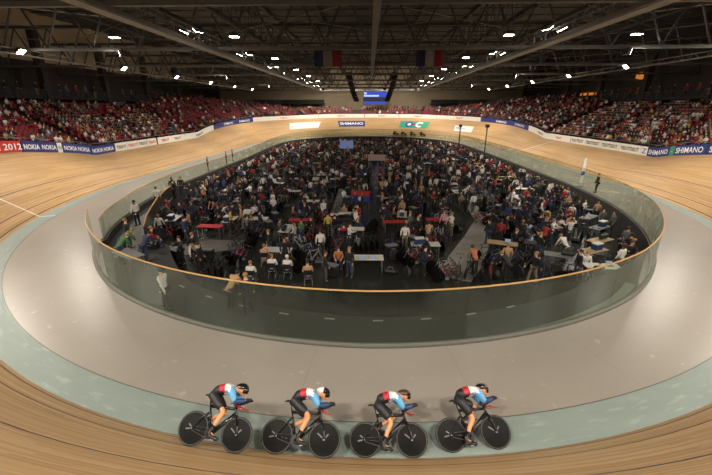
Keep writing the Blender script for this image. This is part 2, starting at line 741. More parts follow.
# ------------------------------------------------------------------ advertising boards on the top edge
BH = .98
board_mats = {
    'blue': mat('board_blue', (38, 52, 122), .45), 'red': mat('board_red', (186, 44, 44), .45),
    'white': mat('board_white', (228, 224, 214), .45), 'green': mat('board_green', (58, 150, 120), .45),
}
ink = {'white': mat('ink_white', (240, 240, 240), .5), 'red': mat('ink_red', (196, 30, 40), .5), 'black': mat('ink_black', (28, 26, 28), .5),
       'blue': mat('ink_blue', (40, 70, 170), .5), 'yellow': mat('ink_yellow', (220, 200, 70), .5), 'green': mat('ink_green', (40, 150, 110), .5)}


def board(s0, s1, colour, words, label, ink_name='white', group=None, size=.62):
    """an upright board from s0 to s1; words = [(fraction along, text)] read from the infield"""
    mid = (s0 + s1) / 2
    root = empty('advertising_board', outer(mid, .05, 0))
    tag(root, label, 'advertising board', group)
    L = root.location.copy()
    n = max(2, int(abs(s1 - s0) / .8) + 1)
    mb = MB()
    for i in range(n + 1):
        s = s0 + (s1 - s0) * i / n
        for o, z in ((.02, -.05), (.02, BH), (.12, BH), (.12, -.05)):
            mb.v.append(tuple(outer(s, o, z) - L))
    for i in range(n):
        for j in range(4):
            a, b = 4 * i + j, 4 * i + (j + 1) % 4
            mb.f.append((a, b, b + 4, a + 4)); mb.mi.append(0)
    mb.f += [(0, 3, 2, 1), (4 * n, 4 * n + 1, 4 * n + 2, 4 * n + 3)]
    mb.mi += [0, 0]
    mb.build('panel', board_mats[colour], root)
    for fr, txt, hgt, ik in [tuple(w) + (size, ink_name)[len(w) - 2:] for w in words]:
        vs, fs = text_shape(txt, hgt, .012)
        wd = max(v[0] for v in vs) - min(v[0] for v in vs)
        room = abs(s1 - s0) / (len(words) if len(words) < 3 else 3) * .86
        sx = min(1.25, room / max(wd, .01))
        m2 = MB()
        sc = s0 + (s1 - s0) * fr
        # seen from inside, +s runs to the left on the far side, so letters run towards -s
        m2.add([outer(sc - v[0] * sx, 0.0, BH * .46 + v[1]) - L for v in vs], fs)
        m2.build('lettering', ink[ik], root)
    return root


board(-40.6, -35.0, 'red', [(.42, 'ON IN 2012', .74)], 'red advertising board with white lettering beside the blue boards on the left stand')
board(-44.75, -40.7, 'blue', [(.25, 'NOKIA'), (.75, 'NOKIA')], 'blue board with two white words right after the red board')
board(-45.4, -44.8, 'white', [(.5, 'W', .5, 'green')], 'small pale emblem panel between two blue advertising boards')
board(-49.6, -45.45, 'blue', [(.27, 'NOKIA'), (.74, 'NOKIA')], 'middle blue board with two white words on the left stand')
board(-53.8, -49.65, 'blue', [(.27, 'NOKIA'), (.74, 'NOKIA')], 'last blue board before the white boards on the left stand')
ords = ['first', 'second', 'third', 'fourth', 'fifth', 'sixth', 'seventh', 'eighth']
for i in range(4):
    board(-56.3 - 2.4 * i, -54.0 - 2.4 * i, 'white', [(.5, 'TISSOT', .5, 'red' if i % 2 else 'black')], ords[i] + ' small white board with dark lettering after the blue boards, left stand')
board(-72.5, -63.9, 'white', [(.3, 'TISSOT', .55, 'black'), (.75, 'TISSOT', .55, 'red')], 'long white board along the left straight with dark and red lettering')
board(-84, -72.6, 'white', [(.5, 'SHIMANO', .5, 'blue')], 'long white board with one blue word further along the left straight')
board(-98, -84.1, 'blue', [(.2, 'SHIMANO'), (.6, 'SHIMANO')], 'long blue board where the left straight enters the far bend')
board(43.75, 47.6, 'blue', [(.52, 'SHIMANO', .78)], 'blue board with large white word nearest the camera on the right stand')
board(47.65, 48.25, 'green', [(.5, '-', .6, 'yellow')], 'narrow dark green panel between two blue boards on the right')
board(48.3, 51.6, 'blue', [(.5, 'SHIMANO', .7)], 'second blue board on the right stand after the narrow green panel')
board(51.65, 52.6, 'white', [(.5, 'Z', .8, 'blue')], 'small white board with blue mark before the white boards on the right')
board(39.5, 43.7, 'blue', [(.5, 'SHIMANO', .78)], 'blue board cut off by the right edge of the picture')
for i in range(4):
    board(52.7 + 4.0 * i, 56.6 + 4.0 * i, 'white', [(.3, 'TISSOT', .6, 'black'), (.72, 'TISSOT', .6, 'black')], ords[i] + ' white board with black lettering along the right stand')
board(68.8, 84, 'white', [(.25, 'TISSOT', .5, 'red'), (.7, 'TISSOT', .5, 'black')], 'long white board beside the finish line on the right straight')
board(84.1, 100, 'blue', [(.2, 'SHIMANO'), (.6, 'SHIMANO')], 'long blue board where the right straight enters the far bend')
for i, (a, b) in enumerate(((100.1, 112), (112.1, 121), (121.1, 129), (129.1, 140), (140.1, 157.9))):
    board(a, b, 'white', [(.5, 'TISSOT', .45, 'red')], ords[i] + ' long white board on top of the far bend counted from the right')
# thin handrails above the boards
for nm, a, b in (('left', -98, -30), ('right', 34, 100)):
    root = empty('stand_handrail', outer((a + b) / 2, .3, 0))
    tag(root, 'thin grey handrail above the advertising boards of the ' + nm + ' stand', 'handrail')
    L = root.location.copy()
    MB().tube([outer(s, .3, 1.25) - L for s in np.arange(a, b, 1.5)], .025, 5).build('rail', steel_light, root)
    for s in np.arange(a, b, 3.0):
        MB().tube([outer(s, .3, .1) - L, outer(s, .3, 1.25) - L], .02, 5).build('post', steel_light, root)


# ------------------------------------------------------------------ emblems painted on the far bend
def painted(name, s0, s1, w0, w1, slant, material, label, marks):
    root = empty(name, T((s0 + s1) / 2, (w0 + w1) / 2))
    tag(root, label, 'track marking')
    L = root.location.copy()
    mb = MB()
    n = 10
    for i in range(n + 1):
        for w in (w0, w1):
            s = s0 + (s1 - s0) * i / n + slant * (w - w0) / (w1 - w0)
            mb.v.append(tuple(T(s, w, .012) - L))
    for i in range(n):
        a = 2 * i
        mb.f.append((a, a + 1, a + 3, a + 2)); mb.mi.append(0)
    mb.build('ground', material, root)
    for vs, fs, fr, ik, nm2 in marks:
        m2 = MB()
        sc = s0 + (s1 - s0) * fr + slant / 2
        m2.add([T(sc - v[0], (w0 + w1) / 2 + v[1], .022) - L for v in vs], fs)
        m2.build(nm2, ink[ik], root)


def ring(r0, r1, dx=0, a0=0, a1=2 * PI, n=24):
    vs, fs = [], []
    for i in range(n + 1):
        t = a0 + (a1 - a0) * i / n
        for r in (r0, r1):
            vs.append((dx + r * math.cos(t), r * math.sin(t), 0))
    for i in range(n):
        fs.append((2 * i, 2 * i + 2, 2 * i + 3, 2 * i + 1))
    return vs, fs


def words(txt, h):
    return text_shape(txt, h, .03)


painted('track_emblem', 135.6, 131.6 - 2.6, 3.5, 5.7, 0, board_mats['blue'], 'blue painted track marking with one white word on the far bend', [words('SHIMANO', 1.3) + (.5, 'white', 'lettering')])
painted('track_emblem', 149.5, 141.2, 3.3, 5.6, -1.3, board_mats['white'], 'white slanted track marking with blue word on the far bend at left', [words('TISSOT', .9) + (.78, 'blue', 'lettering')])
painted('track_emblem', 120.3, 113.0, 3.2, 5.8, 0, board_mats['green'], 'green painted track marking with ring shapes on the far bend',
        [ring(.55, 1.0, -1.3) + (.5, 'blue', 'ring_mark'), ring(0, .42, 0) + (.5, 'red', 'dot_mark'), ring(.5, 1.0, 1.35, .7, 5.4) + (.5, 'white', 'swirl_mark'), ring(0, .45, -1.3) + (.5, 'white', 'ring_centre')])
painted('track_emblem', 104.8, 99.2, 3.0, 5.0, 1.0, board_mats['white'], 'white and pale blue track marking at the right of the far bend', [words('TISSOT', .9) + (.3, 'blue', 'lettering')])


# ------------------------------------------------------------------ skinned figures
def evaluated(o):
    bpy.context.view_layer.update()
    me = bpy.data.meshes.new_from_object(o.evaluated_get(bpy.context.evaluated_depsgraph_get()))
    old = o.data
    bpy.data.objects.remove(o)
    bpy.data.meshes.remove(old)
    return me


def skin(joints, bones, root, sub=1):
    """one continuous surface grown round a skeleton; returns a mesh"""
    names = list(joints)
    me = bpy.data.meshes.new('skeleton')
    me.from_pydata([joints[k][0] for k in names], [(names.index(b[0]), names.index(b[1])) for b in bones], [])
    o = bpy.data.objects.new('skeleton', me)
    COL.objects.link(o)
    o.modifiers.new('skin', 'SKIN')
    sv = me.skin_vertices[0].data
    for i, k in enumerate(names):
        r = joints[k][1]
        sv[i].radius = r if isinstance(r, tuple) else (r, r)
        sv[i].use_root = (k == root)
    if sub:
        m = o.modifiers.new('smooth', 'SUBSURF')
        m.levels = m.render_levels = sub
    return evaluated(o)


def seg_dist(p, a, b):
    ab = b - a
    t = max(0, min(1, (p - a).dot(ab) / max(ab.length_squared, 1e-9)))
    return (p - a - ab * t).length


def colour_by_bone(me, joints, bones, choose=None):
    seg = [(Vector(joints[b[0]][0]), Vector(joints[b[1]][0]), b[2]) for b in bones]
    for p in me.polygons:
        c = p.center
        i = min(seg, key=lambda q: seg_dist(c, q[0], q[1]))[2]
        p.material_index = choose(c, p.normal, i) if choose else i


def raw(me):
    """(verts, faces, material indices) of a mesh as arrays"""
    return [tuple(v.co) for v in me.vertices], [tuple(p.vertices) for p in me.polygons], [p.material_index for p in me.polygons]


def ik(a, b, l1, l2, bend):
    """middle joint between a and b, pushed towards bend"""
    a, b, bend = Vector(a), Vector(b), Vector(bend)
    d = b - a
    L = min(d.length, (l1 + l2) * .999)
    t = (l1 * l1 - l2 * l2 + L * L) / (2 * L)
    h = math.sqrt(max(0, l1 * l1 - t * t))
    u = d.normalized()
    n = (bend - u * bend.dot(u)).normalized()
    return tuple(a + u * t + n * h)


# ------------------------------------------------------------------ track bicycle of the team pursuit riders
carbon = mat('gloss_black_carbon', (22, 22, 24), .3, coat=.4, var=.05)
disc_black = mat('disc_wheel_black', (8, 7, 6), .5, spec=.15, var=.1)
tyre = mat('tyre_rubber', (34, 32, 31), .7)
mark_grey = mat('pale_grey_mark', (104, 100, 96), .5)
red_paint = mat('red_bar_paint', (176, 38, 34), .35)
chrome = mat('steel_chain', (150, 150, 150), .3, metal=.8)
saddle_black = mat('saddle_black', (24, 24, 26), .6)

BBX, BBZ, CR = -.09, .285, .168


def pursuit_bike(crank):
    root = empty('track_bicycle')
    f = MB()
    f.tube([(BBX, 0, BBZ), (-.2, 0, .66), (-.25, 0, .82)], [.035, .03, .028], 8, flat=(.5, 1.5))
    f.tube([(-.24, 0, .79), (.05, 0, .80), (.335, 0, .80)], .026, 8, flat=(.7, 1.2))
    f.tube([(.355, 0, .70), (.14, 0, .50), (BBX, 0, BBZ)], [.032, .034, .04], 8, flat=(.6, 1.4))
    f.tube([(.33, 0, .86), (.375, 0, .66)], .03, 8)
    for y in (-.055, .055):
        f.tube([(BBX, y * .6, BBZ), (-.28, y, .31), (-.49, y, .335)], [.018, .014, .013], 6)
        f.tube([(-.215, y * .3, .69), (-.3, y, .6), (-.49, y, .335)], [.016, .013, .012], 6)
    f.tube([(BBX, -.045, BBZ), (BBX, .045, BBZ)], .04, 10)
    f.build('frame', carbon, root, True)
    MB().tube([(-.245, 0, .80), (-.285, 0, .96)], .02, 8, flat=(.6, 1.6)).build('seat_post', carbon, root, True)
    s = MB().tube([(-.42, 0, .985), (-.36, 0, 1.0), (-.26, 0, .99), (-.14, 0, .985), (-.11, 0, .975)], [.03, .07, .05, .024, .012], 10, flat=(1, .35))
    s.build('saddle', saddle_black, root, True)
    fk = MB()
    fk.tube([(.36, 0, .72), (.385, 0, .675)], .03, 8)
    for y in (-.055, .055):
        fk.tube([(.385, y * .6, .68), (.43, y, .55), (.49, y, .335)], [.022, .02, .012], 6, flat=(.6, 1.5))
    fk.build('fork', carbon, root, True)
    for nm, x in (('rear_wheel', -.49), ('front_wheel', .49)):
        w = MB().wheel((x, 0, .335), 1, [(.02, .036), (.06, .032), (.2, .024), (.308, .012), (.313, .012)], 40, 0)
        w.wheel((x, 0, .335), 1, [(.313, .012), (.324, .012), (.335, .004), (.335, -.004), (.324, -.012), (.313, -.012)], 40, 1)
        w.wheel((x, 0, .335), 1, [(.313, -.012), (.308, -.012), (.2, -.024), (.06, -.032), (.02, -.036)], 40, 0)
        wh = w.build(nm, [disc_black, tyre], root, True)
        MB().tube([(x, -.06, .335), (x, .06, .335)], .02, 10).build('hub', chrome, wh)
        for sd in (-1, 1):
            m = MB()
            for k in range(3 if nm == 'front_wheel' else 2):
                a = .9 + k * .8 + (1.6 if nm == 'rear_wheel' else 0)
                r0, r1, wd = .05, .13 + .025 * k, .011
                q = []
                for r, t in ((r0, -wd), (r0, wd), (r1, wd * 1.5), (r1, -wd)):
                    cx, cz = r * math.cos(a) - t * math.sin(a), r * math.sin(a) + t * math.cos(a)
                    q.append((x + cx, sd * (.0345 - (math.hypot(cx, cz) - .06) * .055), .335 + cz))
                m.add(q, [(0, 1, 2, 3)])
            m.build('logo_mark', mark_grey, wh)
        MB().wheel((x, 0, .335), 1, [(.305, .0135), (.311, .0132)], 40).wheel((x, 0, .335), 1, [(.311, -.0132), (.305, -.0135)], 40).build('rim_sheen', mark_grey, wh)  # grey rings painting the reflection along the rim edges
    b = MB()
    b.tube([(.33, 0, .875), (.40, 0, .875)], .026, 8)
    b.tube([(.56, -.2, .80), (.48, -.19, .815), (.42, -.1, .845), (.40, 0, .85), (.42, .1, .845), (.48, .19, .815), (.56, .2, .80)], .016, 6, flat=(1.4, .8))
    b.build('base_bar', red_paint, root, True)
    e = MB()
    for y in (-.1, .1):
        e.tube([(.34, y, .87), (.46, y * .8, .915), (.56, y * .6, .955), (.60, y * .55, 1.0)], .012, 6)
        e.box((.315, y * 1.25, .905), (.12, .07, .015), 0, 0, 0, -.25)
        e.tube([(.33, y, .86), (.32, y * 1.2, .90)], .015, 6)
    e.build('aero_extension', carbon, root)
    c = MB()
    c.wheel((BBX, -.055, BBZ), 1, [(.03, .003), (.1, .003), (.104, 0), (.1, -.003), (.03, -.003)], 28)
    c.build('chainring', carbon, root)
    ch = MB()
    ch.tube([(BBX, -.055, BBZ + .1), (-.49, -.055, .372)], .006, 4)
    ch.tube([(BBX, -.055, BBZ - .1), (-.49, -.055, .298)], .006, 4)
    ch.build('chain', chrome, root)
    for sd, a in ((-1, crank), (1, crank + PI)):
        px, pz = BBX + CR * math.cos(a), BBZ + CR * math.sin(a)
        MB().tube([(BBX, sd * .075, BBZ), (px, sd * .08, pz)], [.016, .012], 6).build('crank_arm', carbon, root)
        MB().box((px, sd * .125, pz), (.07, .08, .018)).build('pedal', chrome, root)
    return root


skin_tan = mat('skin_tan', (216, 150, 104), .55)
suit_blue, suit_dark, suit_red, suit_white = mat('suit_light_blue', (92, 158, 206), .5), mat('suit_black', (30, 28, 34), .5), mat('suit_red', (178, 34, 52), .5), mat('suit_white', (226, 222, 220), .5)
suit_navy = mat('suit_deep_blue', (34, 58, 98), .5)
glove_mat, shoe_mat = mat('glove_black', (24, 26, 34), .6), mat('shoe_black', (22, 20, 20), .4)
visor_mat = mat('visor_dark', (28, 20, 18), .12, coat=.6, var=0)
hair_brown = mat('hair_brown', (58, 40, 28), .7)


def pursuit_rider(crank, helmet_cols, tint):
    """a rider tucked on the aero bars, in the bicycle's own coordinates"""
    root = empty('person')
    J = {'pelvis': ((-.22, 0, 1.065), (.13, .105)), 'waist': ((-.09, 0, 1.14), (.125, .10)), 'chest': ((.09, 0, 1.175), (.145, .11)),
         'collar': ((.235, 0, 1.185), (.105, .08)), 'neck': ((.32, 0, 1.18), .058), 'skull': ((.385, 0, 1.19), .075)}
    B = [('pelvis', 'waist', 0), ('waist', 'chest', 1), ('chest', 'collar', 2), ('collar', 'neck', 6), ('neck', 'skull', 6)]
    for sd, nm in ((-1, 'r'), (1, 'l')):
        a = crank if sd < 0 else crank + PI
        foot = Vector((BBX + CR * math.cos(a), sd * .115, BBZ + CR * math.sin(a)))
        ank = foot + Vector((-.09, 0, .115))
        hip = (-.21, sd * .09, 1.01)
        knee = ik(hip, ank, .45, .45, (1, 0, .3))
        J['hip' + nm] = (hip, .088)
        J['thigh' + nm] = (tuple(Vector(hip).lerp(Vector(knee), .5)), .078)
        J['knee' + nm] = (knee, .056)
        J['calf' + nm] = (tuple(Vector(knee).lerp(ank, .35) + Vector((-.02, 0, 0))), .054)
        J['ankle' + nm] = (tuple(ank), .036)
        J['toe' + nm] = (tuple(foot + Vector((.06, 0, .035))), .034)
        B += [('pelvis', 'hip' + nm, 3), ('hip' + nm, 'thigh' + nm, 3), ('thigh' + nm, 'knee' + nm, 4), ('knee' + nm, 'calf' + nm, 4), ('calf' + nm, 'ankle' + nm, 4), ('ankle' + nm, 'toe' + nm, 4)]
        J['shoulder' + nm] = ((.205, sd * .165, 1.14), .07)
        J['biceps' + nm] = ((.265, sd * .165, 1.05), .054)
        J['elbow' + nm] = ((.315, sd * .14, .94), .045)
        J['forearm' + nm] = ((.42, sd * .10, .957), .042)
        J['wrist' + nm] = ((.535, sd * .065, .985), .029)
        B += [('collar', 'shoulder' + nm, 5), ('shoulder' + nm, 'biceps' + nm, 5), ('biceps' + nm, 'elbow' + nm, 5), ('elbow' + nm, 'forearm' + nm, 7), ('forearm' + nm, 'wrist' + nm, 7)]
    # body: skeleton surface, head and face fused into one surface
    thin = {'pelvis': .8, 'waist': .8, 'chest': .85, 'hipr': .68, 'hipl': .68, 'thighr': .85, 'thighl': .85, 'collar': .85, 'shoulderr': .85, 'shoulderl': .85,
            'ankler': .8, 'anklel': .8, 'toer': .65, 'toel': .65}
    me = skin({k: (v[0], tuple(q * thin.get(k, 1) for q in v[1]) if isinstance(v[1], tuple) else v[1] * thin.get(k, 1)) for k, v in J.items()}, B, 'pelvis', 2)
    vs, fs, _ = raw(me)
    bpy.data.meshes.remove(me)
    m = MB().add(vs, fs)
    m.ball((.40, 0, 1.18), (.10, .077, .105), 16, 12)
    m.ball((.45, 0, 1.12), (.05, .052, .05), 10, 8)          # jaw
    m.ball((.503, 0, 1.165), (.022, .013, .024), 8, 6)         # nose
    m.ball((.488, 0, 1.128), (.014, .024, .008), 8, 5)        # lips
    for sd in (-1, 1):
        m.ball((.487, sd * .03, 1.192), (.014, .014, .01), 8, 5)   # eyes
        m.ball((.385, sd * .08, 1.16), (.024, .012, .032), 8, 6)  # ears
        hand = Vector((.575, sd * .052, 1.0))
        m.ball(hand, (.042, .03, .036), 10, 7)
        m.tube([J['wrist' + ('r' if sd < 0 else 'l')][0], hand], [.028, .03], 8)
    o = m.build('body', skin_tan)
    r = o.modifiers.new('fuse', 'REMESH')
    r.mode = 'VOXEL'
    r.voxel_size = .014
    r.use_smooth_shade = True
    body = link('body', evaluated(o), root)
    body.data.materials.clear()
    body.data.materials.append(tint)

    def cloth(name, keys, bones, mats, grow, start, sub=2, choose=None):
        j = {k: (J[k][0], tuple(q + grow for q in J[k][1]) if isinstance(J[k][1], tuple) else J[k][1] + grow) for k in keys}
        b = [x for x in bones if x[0] in j and x[1] in j]
        me = skin(j, b, start, sub)
        colour_by_bone(me, j, b, choose)
        for q in mats:
            me.materials.append(q)
        me.polygons.foreach_set('use_smooth', [True] * len(me.polygons))
        return link(name, me, root)

    remap = {0: 0, 1: 1, 2: 2, 5: 3, 7: 4, 6: 2}

    def jersey_colour(c, n, i):
        if i in (0, 1, 2) and c.z < 1.09:
            return 0 if c.x < .02 else 2
        if i == 1 and c.x > .05:
            return 2
        if i == 5 and c.x < .2 and c.z > 1.12:
            return 2
        return remap[i]
    jk = ['pelvis', 'waist', 'chest', 'collar'] + [a + b for b in 'rl' for a in ('shoulder', 'biceps', 'elbow', 'forearm', 'wrist')]
    cloth('jersey', jk, B, [suit_dark, suit_red, suit_white, suit_blue, suit_navy], .026, 'pelvis', 2, jersey_colour)
    J['knee_hem_r'], J['knee_hem_l'] = [(tuple(Vector(J['thigh' + q][0]).lerp(Vector(J['knee' + q][0]), .72)), .06) for q in 'rl']
    SB = [('waist', 'pelvis', 0)] + [x for q in 'rl' for x in (('pelvis', 'hip' + q, 0), ('hip' + q, 'thigh' + q, 0), ('thigh' + q, 'knee_hem_' + q, 0))]
    J['waist'] = (tuple(Vector((-.15, 0, 1.105))), (.128, .10))
    cloth('shorts', ['waist', 'pelvis', 'hipr', 'hipl', 'thighr', 'thighl', 'knee_hem_r', 'knee_hem_l'], SB, [suit_dark], .026, 'pelvis')
    for sd, q in ((-1, 'r'), (1, 'l')):
        an, to = Vector(J['ankle' + q][0]), Vector(J['toe' + q][0])
        heel = an + Vector((-.045, 0, -.06))
        MB().tube([Vector(J['calf' + q][0]).lerp(an, .45), an + Vector((0, 0, .03)), an + Vector((-.005, 0, -.03)), (an + to) / 2 + Vector((-.02, 0, -.03)), to + Vector((0, 0, -.008)), to + Vector((.06, 0, -.014))],
                  [.05, .046, .05, .046, .043, .018], 10).tube([heel, to + Vector((.03, 0, -.028))], [.042, .04], 8, flat=(1, .8)).build('shoe', shoe_mat, root, True)
        # glove: palm, four fingers curled round the extension and a thumb
        h = Vector((.575, sd * .052, 1.0))
        g = MB().ball(h, (.05, .036, .042), 10, 7)
        for k in range(4):
            ln = (.052, .06, .056, .044)[k]
            y0 = h.y + sd * (-.026 + .016 * k)
            g.tube([(h.x + .03, y0, h.z + .02), (h.x + .03 + ln * .6, y0, h.z + .018), (h.x + .03 + ln * .75, y0, h.z - .012), (h.x + .03 + ln * .25, y0, h.z - .028)], [.0105, .0095, .009, .0075], 6)
        g.tube([(h.x - .015, h.y - sd * .03, h.z + .01), (h.x + .02, h.y - sd * .045, h.z + .03), (h.x + .055, h.y - sd * .035, h.z + .036)], [.012, .011, .008], 6)
        g.tube([J['wrist' + q][0], tuple(h)], [.037, .036], 8)
        g.build('glove', glove_mat, root, True)
    hm = MB().ball((0, 0, 0), (.13, .1, .095), 20, 12)
    vs2 = []
    for x, y, z in hm.v:
        if x < 0:
            x *= 1.25
            y *= 1 + .35 * x
            z = z * (1 + .5 * x) + .0
        if z < -.03:
            z = -.03 + (z + .03) * .35
        vs2.append((x, y, z))
    hm.v = vs2
    for i, f in enumerate(hm.f):
        cx = sum(hm.v[k][0] for k in f) / len(f)
        hm.mi[i] = 1 if cx < -.015 else 0
    M = Matrix.Translation((.385, 0, 1.227)) @ Matrix.Rotation(.12, 4, 'Y')
    hm.v = [tuple(M @ Vector(p)) for p in hm.v]
    hm.build('helmet', list(helmet_cols), root, True)
    vz = MB()
    for t in np.linspace(-1.15, 1.15, 11):
        for z, r in ((1.235, .128), (1.18, .138), (1.115, .118)):  # visor carried low over the face, its dark tint in place of shade
            vz.v.append((.385 + r * math.cos(t), r * .82 * math.sin(t), z))
    for i in range(10):
        for j in range(2):
            a = 3 * i + j
            vz.f.append((a, a + 3, a + 4, a + 1)); vz.mi.append(0)
    ob = vz.build('visor', visor_mat, root, True)
    sol = ob.modifiers.new('thickness', 'SOLIDIFY')
    sol.thickness = .004
    return root


def lean_matrix(s, w, lean):
    p = T(s, w, .004)
    x, y, nx, ny, k = base(s)
    fwd = tangent(s)
    out = Vector((nx, ny, 0))
    up = (-out * math.sin(lean) + Vector((0, 0, 1)) * math.cos(lean)).normalized()
    left = up.cross(fwd)
    M = Matrix((fwd, left, up)).transposed().to_4x4()
    M.translation = p
    return M


hel_black, hel_white, hel_brown, hel_grey = mat('helmet_black', (26, 26, 30), .25, coat=.5), mat('helmet_white', (228, 226, 222), .3, coat=.3), mat('helmet_brown', (72, 52, 40), .3, coat=.4), mat('helmet_grey', (40, 44, 50), .3, coat=.4)
CREW = [
    (-3.09, .85, math.radians(-35), (hel_black, hel_black), 'last of the four team pursuit riders, at the rear of the line'),
    (-1.39, .38, math.radians(-28), (hel_black, hel_white), 'team pursuit rider with white-backed helmet, third wheel in the near line'),
    (.51, .02, math.radians(-66), (hel_brown, hel_brown), 'team pursuit rider with brown helmet, second wheel in the near line'),
    (2.47, -.1, math.radians(-100), (hel_grey, hel_black), 'team pursuit rider leading the near line of four'),
]
BIKE_LABELS = ['black disc-wheeled track bicycle at the rear of the near line', 'black track bicycle under the rider with white-backed helmet',
               'black track bicycle under the rider with brown helmet', 'black track bicycle of the leading near rider']
pairs = []
for i, (s, w, crank, hel, lab) in enumerate(CREW):
    M = lean_matrix(s, w, math.radians(46)) @ Matrix.Scale(1.0 if i == 0 else 1.05, 4)
    bk = pursuit_bike(crank)
    bk.matrix_world = M
    tag(bk, BIKE_LABELS[i], 'bicycle', 'team pursuit bicycles')
    rd = pursuit_rider(crank, hel, skin_tan)
    rd.matrix_world = M
    tag(rd, lab, 'person', 'team pursuit riders')
    pairs.append((bk, rd))
far_lab = ['leading', 'second', 'third', 'last']
for i, s in enumerate((120.5, 118.25, 115.6, 112.65)):
    bk, rd = copy_tree(pairs[i][0]), copy_tree(pairs[i][1])
    M = lean_matrix(s, .5, math.radians(44))
    bk.matrix_world = M
    rd.matrix_world = M
    tag(bk, 'tiny dark track bicycle of the ' + far_lab[i] + ' rider on the far bend', 'bicycle', 'far team bicycles')
    tag(rd, far_lab[i] + ' of the four tiny riders on the far bend, dark kit', 'person', 'far team riders')
    for ch in rd.children:
        if ch.name.startswith('jersey'):
            for sl in ch.material_slots:
                sl.link = 'OBJECT'
                sl.material = suit_dark

# ------------------------------------------------------------------ people of the hall
TOPS = {'black': (26, 26, 28), 'navy': (34, 40, 66), 'grey': (96, 96, 98), 'white': (216, 212, 208), 'red': (146, 34, 36),
        'blue': (44, 62, 112), 'green': (62, 104, 66), 'orange': (176, 112, 72), 'tan': (176, 140, 104), 'yellow': (186, 160, 70), 'pink': (206, 150, 160)}
TOPM = {k: mat('top_' + k, v, .75) for k, v in TOPS.items()}
TROU = [mat('trousers_black', (24, 24, 26), .8), mat('trousers_denim', (48, 56, 84), .8), mat('trousers_tan', (120, 104, 84), .8), mat('trousers_grey', (66, 66, 68), .8)]
SKINS = [mat('skin_fair', (216, 170, 140), .6), mat('skin_light', (196, 146, 112), .6), mat('skin_brown', (128, 86, 62), .6)]
HAIRS = [mat('hair_dark', (30, 24, 20), .7), hair_brown, mat('hair_fair', (150, 116, 72), .7), mat('cap_white', (222, 220, 216), .6)]
BONES = [('pelvis', 'waist', 2), ('waist', 'chest', 2), ('chest', 'neck', 2), ('neck', 'head', 0), ('head', 'crown', 1)]
for _q in 'rl':
    BONES += [('chest', 'sh' + _q, 2), ('sh' + _q, 'el' + _q, 2), ('el' + _q, 'wr' + _q, 2), ('wr' + _q, 'ha' + _q, 0), ('pelvis', 'hi' + _q, 3), ('hi' + _q, 'kn' + _q, 3), ('kn' + _q, 'an' + _q, 3), ('an' + _q, 'to' + _q, 4)]


def pose(kind):
    """joints of a figure facing +y with its feet at z = 0"""
    J = {}
    sit = kind.startswith('seated')
    bend_ = kind == 'bending'
    zp = .50 if sit else .95
    lean_ = .10 if sit else (.42 if bend_ else .02)
    J['pelvis'] = ((0, 0, zp), (.145, .105))
    J['waist'] = ((0, lean_ * .35, zp + (.2 if not bend_ else .16)), (.13, .095))
    J['chest'] = ((0, lean_ * .8, zp + (.42 if not bend_ else .32)), (.165, .11))
    J['neck'] = ((0, lean_ * 1.05, zp + (.57 if not bend_ else .40)), .055)
    J['head'] = ((0, lean_ * 1.2 + .03, zp + (.68 if not bend_ else .46)), (.082, .095))
    J['crown'] = ((0, lean_ * 1.25 + .0, zp + (.79 if not bend_ else .55)), (.07, .085))
    ch = Vector(J['chest'][0])
    for sd, q in ((1, 'r'), (-1, 'l')):
        sh = ch + Vector((sd * .19, 0, .06))
        if kind in ('standing', 'walking'):
            sw = (.14 * sd if kind == 'walking' else .03)
            el, wr = sh + Vector((sd * .07, sw - .03, -.28)), sh + Vector((sd * .07, sw * 2 + .06, -.52))
        elif kind == 'arms folded':
            el, wr = sh + Vector((sd * .06, .06, -.27)), sh + Vector((-sd * .12, .22, -.24))
        elif kind == 'reaching':
            el, wr = sh + Vector((sd * .06, .18, -.2)), sh + Vector((sd * .02, .42, -.16))
        elif bend_:
            el, wr = sh + Vector((sd * .05, .1, -.26)), sh + Vector((sd * -.02, .24, -.46))
        elif kind == 'seated clapping':
            el, wr = sh + Vector((sd * .06, .08, -.24)), sh + Vector((-sd * .12, .28, -.12))
        else:
            el, wr = sh + Vector((sd * .06, .04, -.26)), sh + Vector((-sd * .03, .26, -.36))
        J['sh' + q], J['el' + q], J['wr' + q] = (tuple(sh), .062), (tuple(el), .047), (tuple(wr), .036)
        d = (wr - el).normalized()
        J['ha' + q] = (tuple(wr + d * .13), (.028, .04))
        hp = Vector((sd * .09, 0, zp - .04))
        if sit:
            kn, an = hp + Vector((sd * .05, .42, .03)), hp + Vector((sd * .05, .44, -.38))
        elif kind == 'walking':
            kn, an = hp + Vector((0, .12 * sd + .05, -.42)), hp + Vector((0, .24 * sd, -.83))
        elif bend_:
            kn, an = hp + Vector((sd * .02, .02, -.42)), hp + Vector((sd * .03, -.04, -.83))
        else:
            kn, an = hp + Vector((sd * .03, .02, -.42)), hp + Vector((sd * .05, 0, -.83))
        J['hi' + q], J['kn' + q], J['an' + q] = (tuple(hp), .088), (tuple(kn), .062), (tuple(an), .045)
        J['to' + q] = (tuple(Vector((an.x + sd * .02, an.y + .15, max(.03, an.z - .05)))), (.045, .03))
    return J


_fig = {}


